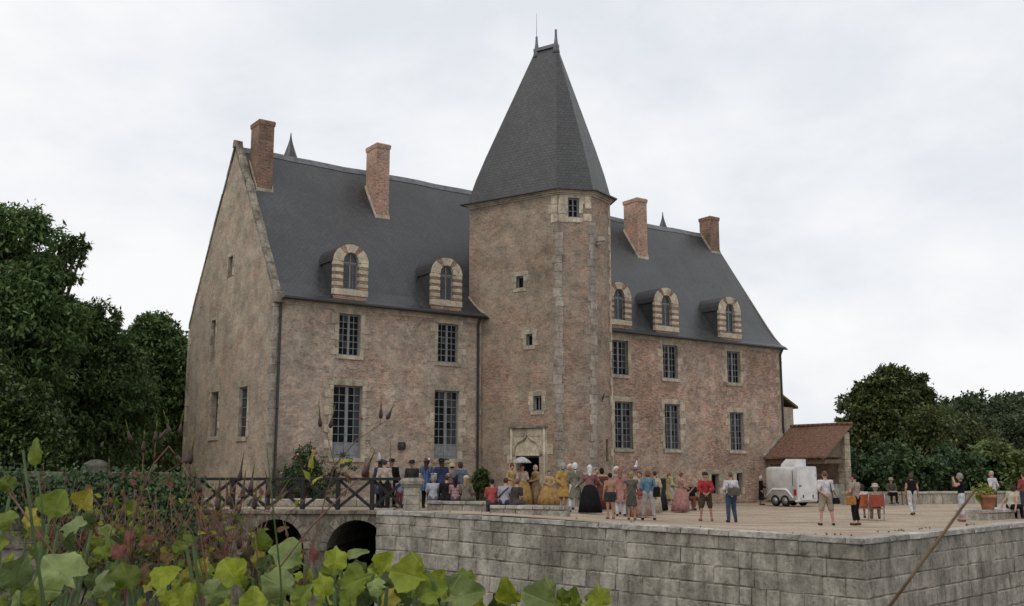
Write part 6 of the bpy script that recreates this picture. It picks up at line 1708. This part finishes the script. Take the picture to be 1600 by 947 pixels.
# ================================================================== plants on the near bank
def fg_leaf_mat(name, c, rough=0.48, spots=0.5, trans=0.22):
    t = NT(name)
    ob = t.n('ShaderNodeTexCoord').outputs['Object']
    sx = t.n('ShaderNodeSeparateXYZ'); t.l(ob, sx.inputs[0])
    ang = t.math('ARCTAN2', sx.outputs[0], t.math('ADD', sx.outputs[1], 0.02))
    vv = t.math('PINGPONG', t.math('ADD', ang, 0.0), 0.33)
    vein = t.ramp(vv, [(0.0, 1.0), (0.045, 0.0)])
    oi = t.n('ShaderNodeObjectInfo')
    off = t.n('ShaderNodeVectorMath', operation='ADD'); t.l(ob, off.inputs[0]); t.l(oi.outputs['Random'], off.inputs[1])
    n1 = t.noise(off.outputs[0], 2.2, 6, 0.65)
    col_ = t.ramp(n1, [(0.28, tuple(x * 0.6 for x in c)), (0.52, c), (0.75, tuple(min(1, x * 1.35) for x in c))])
    col_ = t.mix(1.0, col_, t.ramp(oi.outputs['Random'], [(0, 0.75), (1, 1.2)]), 'MULTIPLY')
    col_ = t.mix(t.math('MULTIPLY', vein, 0.35), col_, tuple(min(1, x * 1.5 + 0.03) for x in c))
    sp = t.ramp(t.noise(off.outputs[0], 7.0, 4, 0.7), [(0.70 - 0.04 * spots, 0), (0.74 - 0.04 * spots, 0.85)])
    col_ = t.mix(sp, col_, (0.09, 0.055, 0.03))
    h = t.math('ADD', t.math('MULTIPLY', vein, -0.6), t.noise(off.outputs[0], 9.0, 3))
    t.done(col_, rough, t.bump(h, 0.6, 0.0016), spec=0.28)
    tr = t.n('ShaderNodeBsdfTranslucent'); t.l(col_, tr.inputs['Color'])
    mxs = t.n('ShaderNodeMixShader'); mxs.inputs[0].default_value = trans
    t.l(t.b.outputs[0], mxs.inputs[1]); t.l(tr.outputs[0], mxs.inputs[2]); t.l(mxs.outputs[0], t.out.inputs['Surface'])
    return t.m
LM = dict(g=fg_leaf_mat('leaf_green', (0.13, 0.175, 0.016)), b=fg_leaf_mat('leaf_bright', (0.22, 0.26, 0.02)), d=fg_leaf_mat('leaf_dark', (0.055, 0.08, 0.016)),
          p=fg_leaf_mat('leaf_pale', (0.19, 0.24, 0.075), 0.42, 0.6), y=fg_leaf_mat('leaf_yellow', (0.3, 0.27, 0.035), 0.5, 1.2), r=fg_leaf_mat('leaf_red', (0.17, 0.06, 0.045), 0.5, 0.6), o=fg_leaf_mat('leaf_brown', (0.14, 0.085, 0.04), 0.7, 1.0))  # pale leaf: shine of the upper side is put into its colour
def leaf_shape(seed, lobes=5, depth=0.22, fold=0.25, cup=0.2, width=1.0, wave=0.06):
    """broad lobed blade, stalk at the origin, tip along +y, unit length"""
    r = random.Random(seed); n = 36
    out = []
    for k in range(n + 1):
        a = R(-158) + R(316) * k / n          # from left of the stalk round the tip to the right
        d_ = abs(math.degrees(a))
        key = [(0, 1.0), (26, 0.86 - depth * 0.5), (52, 0.92), (82, 0.8 - depth * 0.5), (108, 0.78), (140, 0.56), (158, 0.4)] if lobes == 5 else [(0, 1.05), (38, 0.82 - depth * 0.3), (78, 0.82), (120, 0.6), (158, 0.36)]
        rad = 0.56 * np.interp(d_, [q[0] for q in key], [q[1] for q in key]) * (1 + r.uniform(-0.06, 0.06))
        out.append((rad * math.sin(a) * width, 0.44 + rad * math.cos(a)))
    vs = [(0, 0, 0), (0, 0.44, 0)]; mid = []
    def zf(x, y): return fold * abs(x) * 0.8 + cup * (x * x + (y - 0.45) ** 2) * -1.0 + wave * math.sin(9 * x + seed) * math.cos(8 * y + seed * 2)
    m_ring = [(0.0 + x * 0.5, 0.44 + (y - 0.44) * 0.5) for x, y in out]
    vs = [(0, 0.44, 0)] + [(x, y, zf(x, y)) for x, y in m_ring] + [(x, y, zf(x, y) + r.uniform(-0.03, 0.03)) for x, y in out] + [(0, 0.0, 0)]
    fs = []
    for k in range(n):
        fs.append((0, 1 + k + 1, 1 + k)); fs.append((1 + k, 2 + k, n + 3 + k, n + 2 + k))
    e = len(vs) - 1
    fs += [(e, 1, n + 2), (e, 0, 1), (e, n + 1, 0), (e, 2 * n + 2, n + 1)]
    return vs, fs
SHP = [leaf_shape(1, 5, 0.18, 0.5, 0.5, 1.0, 0.07), leaf_shape(2, 5, 0.28, 0.2, 0.75, 0.95, 0.08), leaf_shape(3, 3, 0.2, 0.75, 0.3, 1.05, 0.06), leaf_shape(4, 5, 0.12, -0.35, 0.6, 1.05, 0.1)]
LFM = {(i, k): MB().add(*SHP[i]).mesh('leaf', LM[k], True, False) for i in range(4) for k in LM}
THIN = leaf_shape(7, 3, 0.3, 0.3, 0.3, 0.5); LFT = {k: MB().add(*THIN).mesh('leaf', LM[k], True, False) for k in LM}
M_STEM = simple('red_stem', (0.15, 0.075, 0.05), 0.6, 0.3, 0, 0.25, 40.0); M_STEMG = simple('green_stem', (0.055, 0.085, 0.025), 0.6, 0.3, 0, 0.2, 40.0)
M_POD = simple('seed_pod', (0.06, 0.032, 0.026), 0.55, 0.3, 0, 0.3, 60.0); M_BEAK = simple('seed_beak', (0.12, 0.12, 0.025), 0.55, 0.3, 0, 0.25, 60.0); M_DRY = simple('dry_stalk', (0.13, 0.09, 0.05), 0.8, 0.2, 0, 0.3, 50.0)
fr_ = random.Random(77)
FWD = Vector((0, 1, 0))
def leaf(root, px, py, L, ang, colr, depth, shp=None, tilt=None, yaw=None):
    c = at(px, py, depth); ln = L * (0.56 if shp != 't' else 0.8) * depth / 1621
    a = R(ang); tip = Vector((math.cos(a), 0.25 * fr_.uniform(-1, 1), math.sin(a))).normalized()
    up_ = fr_.uniform(0.1, 1.8) if tilt is None else tilt
    nrm = Vector((fr_.uniform(-0.9, 0.9) if yaw is None else yaw, -1.0, up_)).normalized()
    nrm = (nrm - tip * nrm.dot(tip)).normalized(); side = tip.cross(nrm)
    o = bpy.data.objects.new('leaf', LFT[colr] if shp == 't' else LFM[(fr_.randrange(4) if shp is None else shp, colr)])
    M = Matrix(((side.x, tip.x, nrm.x), (side.y, tip.y, nrm.y), (side.z, tip.z, nrm.z)))
    o.rotation_euler = M.to_euler(); o.scale = (ln * fr_.uniform(0.9, 1.1), ln, ln)
    o.location = c - tip * ln * 0.45 - root.location
    link(o, root)
    return c - tip * ln * 0.45
def leafy(name, label, x, y, leaves):
    root = empty(name, (x, y, 0.98)); tag(root, label, 'plant', 'broad-leaved plants on the near bank')
    for lf in leaves:
        b = leaf(root, *lf[:6], *(lf[6:]))
        if len(lf) == 6 and fr_.random() < 0.55: continue
        g0 = Vector((x + fr_.uniform(-0.12, 0.12), y + fr_.uniform(-0.08, 0.08), 0.95))
        mid = b.lerp(g0, 0.5) + Vector((fr_.uniform(-0.03, 0.03), 0.02, 0.04))
        MB().tube([p - root.location for p in (b, mid, g0)], [0.0022, 0.003, 0.0035], 5).build('leaf_stalk', M_STEMG, root, True)
    return root
def fill(n, x0, x1, y0, y1, cols, d0=1.25, d1=1.75, s0=30, s1=66):
    out = []
    for _ in range(n):
        py = fr_.uniform(y0, y1)
        out.append((fr_.uniform(x0, x1), py, fr_.uniform(s0, s1), fr_.uniform(20, 170), fr_.choice(cols), fr_.uniform(d0, d1)))
    return out
leafy('broad_leaf_plant', 'large-leaved plant at the lower left corner, pale crumpled leaf in front', -0.62, 1.3, [
    (95, 895, 150, 140, 'p', 1.05, 3, 0.9), (25, 905, 120, 80, 'd', 1.0, 0), (85, 795, 100, 75, 'g', 1.3, 2, 0.3), (150, 915, 95, 60, 'p', 1.15), (40, 815, 80, 110, 'y', 1.4), (130, 785, 70, 60, 'y', 1.45), (110, 822, 85, 20, 'p', 1.35, 1, 1.0), (15, 760, 60, 90, 'g', 1.5), (60, 930, 100, 100, 'g', 1.1), (-30, 850, 110, 60, 'g', 1.2), (175, 860, 80, 30, 'd', 1.4)] + fill(90, -60, 190, 800, 970, 'gdpbgdobgg'))
leafy('broad_leaf_plant', 'large-leaved plant in the tangle of red stems at left', -0.42, 1.4, [
    (255, 915, 110, 50, 'b', 1.15, 2), (200, 905, 90, 110, 'g', 1.25), (285, 940, 90, 80, 'b', 1.1), (170, 830, 60, 150, 'p', 1.45, 1, 1.0), (235, 845, 70, 30, 'p', 1.5, 1, 0.9), (205, 800, 60, 80, 'g', 1.55), (265, 865, 60, 100, 'y', 1.5), (225, 885, 60, 200, 'o', 1.4), (320, 860, 50, 70, 'y', 1.5)] + fill(84, 150, 330, 825, 970, 'gdbgyorbgd'))
leafy('broad_leaf_plant', 'large-leaved plant below the left arch with a pale triangular leaf', -0.3, 1.4, [
    (452, 872, 105, 155, 'p', 1.3, 2, 0.55), (365, 900, 105, 130, 'b', 1.2, 2, 0.3), (440, 915, 110, 150, 'p', 1.15, 3, 0.7), (405, 850, 75, 85, 'g', 1.45, 2, 0.1), (330, 930, 85, 60, 'p', 1.15), (395, 945, 90, 90, 'b', 1.1), (470, 935, 80, 60, 'g', 1.1, 0, 0.2), (345, 865, 50, 120, 'o', 1.5)] + fill(66, 320, 480, 872, 975, 'gdbgyobd'))
leafy('broad_leaf_plant', 'large-leaved plant below the right arch with an upright rounded leaf', -0.14, 1.45, [
    (524, 878, 80, 85, 'b', 1.2, 0, 0.1), (560, 905, 95, 200, 'g', 1.25, 2, 0.7), (505, 920, 80, 95, 'b', 1.15, 0, 0.2), (552, 866, 55, 15, 'p', 1.3, 't'), (600, 885, 80, 60, 'b', 1.3, 2, 0.5), (590, 915, 60, 170, 'p', 1.15, 3, 0.8), (545, 940, 80, 90, 'g', 1.1), (490, 870, 45, 100, 'r', 1.25, 't')] + fill(54, 480, 620, 890, 980, 'gdbgbd'))
leafy('broad_leaf_plant', 'large-leaved plant in the middle with a bright drooping leaf over the wall', -0.02, 1.45, [
    (645, 900, 125, 170, 'b', 1.2, 2, 0.6), (665, 925, 110, 15, 'g', 1.2, 2, 0.5), (720, 932, 120, 15, 'p', 1.15, 2, 0.6), (635, 935, 85, 80, 'd', 1.25), (690, 915, 55, 70, 'g', 1.4), (600, 940, 80, 60, 'y', 1.2)] + fill(44, 600, 740, 902, 985, 'gdbgb'))
leafy('broad_leaf_plant', 'rightmost large-leaved plant, leaf tips against the stone wall', 0.12, 1.45, [
    (800, 930, 95, 115, 'b', 1.2, 2, 0.2), (850, 938, 115, 160, 'p', 1.25, 2, 0.4), (938, 937, 75, 100, 'b', 1.2, 0, 0.15), (895, 948, 50, 100, 'g', 1.3), (770, 950, 70, 80, 'd', 1.3), (735, 900, 30, 85, 'g', 1.5)] + fill(34, 740, 970, 932, 1000, 'gdbgb'))

def pod(root, px, py, bx, by, d, size=10):
    """seed head: swollen base and long beak"""
    a = at(px, py, d); b = at(bx, by, d); ax = (b - a); s = size * 0.7 * d / 1621
    ps = [a - ax.normalized() * s * 0.9, a - ax.normalized() * s * 0.45, a, a + ax.normalized() * s * 0.9, a + ax.normalized() * s * 1.7]
    o = MB().tube([p - root.location for p in ps], [s * 0.25, s * 0.5, s * 0.55, s * 0.35, s * 0.17], 8).build('seed_pod', M_POD, root, True)
    MB().tube([ps[4] - root.location, a.lerp(b, 0.75) - root.location, b - root.location], [s * 0.17, s * 0.1, s * 0.03], 6).build('beak', M_BEAK, o, True)
    return ps[0]
def stem(root, pts, d, r0, r1, mat=None):
    P = [at(x, y, d if not hasattr(d, '__len__') else d[i]) - root.location for i, (x, y) in enumerate(pts)]
    n = len(P)
    MB().tube(P, [(r0 + (r1 - r0) * k / max(1, n - 1)) * 0.62 / 1621 for k in range(n)], 6).build('stem', mat or M_STEM, root, True)
def crane(label, x, y):
    root = empty('cranesbill', (x, y, 0.95)); tag(root, label, 'plant', 'cranesbills gone to seed on the near bank'); return root
c = crane('tall cranesbill with two pairs of seed pods in front of the french window', -0.28, 1.3)
stem(c, [(440, 1180), (462, 960), (505, 790), (523, 727), (511, 679)], 1.3, 3.2, 1.4); stem(c, [(523, 727), (557, 688), (593, 664)], 1.3, 1.8, 1.2)
for q in ((500, 661, 498, 622), (517, 663, 524, 632), (595, 648, 596, 618), (607, 650, 618, 626)): b_ = pod(c, *q, 1.3, 9.5)
stem(c, [(511, 679), (501, 669)], 1.3, 1.2, 1.1); stem(c, [(511, 679), (515, 671)], 1.3, 1.2, 1.1); stem(c, [(593, 664), (595, 656)], 1.3, 1.2, 1.1); stem(c, [(593, 664), (604, 657)], 1.3, 1.2, 1.1)
for lf in ((535, 722, 36, 20, 'b', 1.3, 't'), (487, 724, 46, 88, 'y', 1.3, 't'), (492, 752, 30, 40, 'y', 1.3, 't'), (481, 745, 30, 120, 'b', 1.3, 't'), (565, 655, 14, 140, 'r', 1.3, 't'), (573, 654, 14, 30, 'r', 1.3, 't')): leaf(c, *lf)
c = crane('cranesbill with one thick pod and a red leaf leaning right', -0.3, 1.2)
stem(c, [(330, 1150), (400, 936), (480, 830), (543, 764), (565, 746)], 1.2, 3.4, 1.5); pod(c, 571, 737, 588, 700, 1.2, 14)
leaf(c, 572, 742, 34, 100, 'r', 1.2, 't'); leaf(c, 545, 748, 22, 130, 'r', 1.2, 't')
c = crane('red branching cranesbill in front of the gable corner', -0.46, 1.3)
stem(c, [(180, 1180), (201, 847), (224, 763), (240, 725), (264, 697)], 1.3, 3.6, 1.6); stem(c, [(201, 847), (212, 800), (222, 745), (224, 705)], 1.3, 2.0, 1.2); stem(c, [(224, 763), (255, 740), (290, 720)], 1.3, 1.8, 1.2); stem(c, [(264, 697), (275, 712)], 1.3, 1.4, 1.2); stem(c, [(240, 725), (243, 690)], 1.3, 1.4, 1.1)
for q in ((264, 672, 255, 640), (279, 717, 300, 752), (281, 673, 287, 640), (203, 684, 196, 655), (243, 684, 246, 655), (224, 700, 226, 672), (252, 682, 262, 668), (292, 719, 300, 690)): pod(c, *q, 1.3, 9)
for _ in range(16): leaf(c, fr_.uniform(190, 285), fr_.uniform(690, 850), fr_.uniform(14, 26), fr_.uniform(0, 180), fr_.choice('rroor'), 1.3 + fr_.uniform(-0.05, 0.05), 't')
c = crane('cranesbill with a single dark long-beaked pod beside the ivy', -0.4, 1.25)
stem(c, [(340, 1150), (328, 930), (305, 786), (288, 737), (297, 728)], 1.25, 3.0, 1.3); pod(c, 298, 718, 306, 672, 1.25, 12)
stem(c, [(305, 786), (330, 820), (360, 770), (372, 752)], 1.25, 1.8, 1.2); pod(c, 375, 745, 382, 700, 1.25, 11); pod(c, 392, 762, 399, 715, 1.25, 12); stem(c, [(360, 770), (390, 775)], 1.25, 1.3, 1.1)
c = crane('tangled cranesbill with many dark pods over the bridge railing', -0.34, 1.35)
stem(c, [(345, 1200), (350, 1000), (352, 860), (362, 800), (378, 770)], 1.35, 3.6, 1.5); stem(c, [(352, 860), (380, 820), (402, 795)], 1.35, 2.0, 1.3); stem(c, [(355, 840), (330, 800), (310, 770)], 1.35, 2.0, 1.3); stem(c, [(400, 940), (402, 870), (398, 830)], 1.35, 2.4, 1.6)
for q in ((357, 782, 352, 742), (379, 772, 385, 728), (398, 788, 402, 750), (311, 762, 300, 720), (374, 850, 378, 810), (340, 790, 336, 756), (420, 770, 425, 745)): pod(c, *q, 1.35, 12)
stem(c, [(402, 795), (440, 805), (470, 790), (480, 775)], 1.35, 1.6, 1.1); stem(c, [(440, 805), (452, 850), (446, 880)], 1.35, 1.4, 1.1)
for _ in range(22): leaf(c, fr_.uniform(310, 480), fr_.uniform(775, 900), fr_.uniform(14, 34), fr_.uniform(0, 180), fr_.choice('rgooyb'), 1.35 + fr_.uniform(-0.08, 0.08), 't')
for (x0, lab_) in ((60, 'wiry reddish cranesbill at the far left'), (195, 'fine-stemmed cranesbill left of the red branching one'), (385, 'fine-stemmed cranesbill in front of the left arch'), (270, 'brownish cranesbill tangle in front of the ivy'), (345, 'brownish cranesbill tangle left of the first arch'), (110, 'reddish cranesbill tangle above the pale leaves'), (150, 'low reddish cranesbill among the pale leaves at left'), (235, 'bushy red cranesbill behind the bright leaves'), (310, 'wiry cranesbill between the ivy and the bridge')):
    c = crane(lab_, (x0 - 800) / 1621 * 1.5, 1.5)
    stem(c, [(x0, 1150), (x0 + 10, 900), (x0 + 18, 820)], 1.5, 3.0, 1.8)
    for k in range(20):
        ex, ey = x0 + fr_.uniform(-60, 70), fr_.uniform(745, 870); my = fr_.uniform(840, 900)
        stem(c, [(x0 + 12, my), ((x0 + ex) / 2 + fr_.uniform(-8, 8), (my + ey) / 2 + 8), (ex, ey)], 1.5 + fr_.uniform(-0.1, 0.1), 1.7, 1.0)
        if k % 4 == 0: pod(c, ex, ey - 7, ex + fr_.uniform(-8, 10), ey - fr_.uniform(26, 40), 1.5, 8)
        for j in range(2): leaf(c, ex + fr_.uniform(-18, 18), ey + fr_.uniform(0, 40), fr_.uniform(10, 24), fr_.uniform(0, 180), fr_.choice('rgodgdbo'), 1.5, 't')
# tall green stalks at the far left, grass stalk, dry stalk at the right
def stalk(name, label, pts, d, r0, r1, mat, blade=None):
    p = at(*pts[0], d); root = empty(name, (p.x, p.y, p.z)); tag(root, label, 'plant')
    stem(root, pts, d, r0, r1, mat)
    if blade: leaf(root, *blade)
    return root
stalk('green_stalk', 'thick green stalk rising from the lower left corner', [(88, 1250), (68, 941), (50, 820), (36, 703)], 1.0, 6, 3.2, M_STEMG)
stalk('green_stalk', 'green stalk with an upright pointed blade near the left edge', [(80, 1200), (66, 800), (60, 740)], 1.15, 4, 2.5, M_STEMG, (55, 714, 70, 98, 'g', 1.15, 't', 0.2, 0.1))
stalk('grass_stalk', 'long thin dark grass stalk crossing the left arch', [(450, 1150), (438, 894), (426, 790), (417, 700)], 1.1, 3.0, 1.6, M_STEMG)
stalk('grass_stalk', 'thin curved stalk over the ivy at left', [(345, 1150), (325, 930), (300, 830), (272, 797)], 1.2, 2.4, 1.4, M_STEMG)
stalk('bramble_stem', 'pinkish arching stem at the left edge', [(150, 1150), (112, 930), (80, 860), (40, 805), (14, 770)], 1.1, 3.4, 2.0, M_STEM)
stalk('dry_stalk', 'bare brown stalk leaning across the right-hand terrace wall', [(1250, 1150), (1390, 947), (1462, 850), (1523, 766)], 0.9, 4.4, 3.4, M_DRY)
# undergrowth on the bank below the leaves
V, F = leaf_cloud([(x_, 1.75 + 0.1 * math.sin(x_ * 9), 1.17, 0.22, 0.25, 0.2) for x_ in np.arange(-1.5, 0.35, 0.16)] + [(x_, 1.9, 1.3, 0.22, 0.2, 0.2) for x_ in np.arange(-1.6, -0.45, 0.16)], 16000, 0.05, 95, clump=0.35, aspect=0.7)
o = link(bpy.data.objects.new('undergrowth', np_mesh('undergrowth', V, F, leaf_mat('under_leaf', [(0.03, 0.045, 0.012), (0.06, 0.08, 0.02), (0.1, 0.11, 0.03), (0.12, 0.05, 0.03)], 0.6, 0.2)))); tag(o, 'tangle of small leaves under the large-leaved plants', 'undergrowth', kind='stuff')
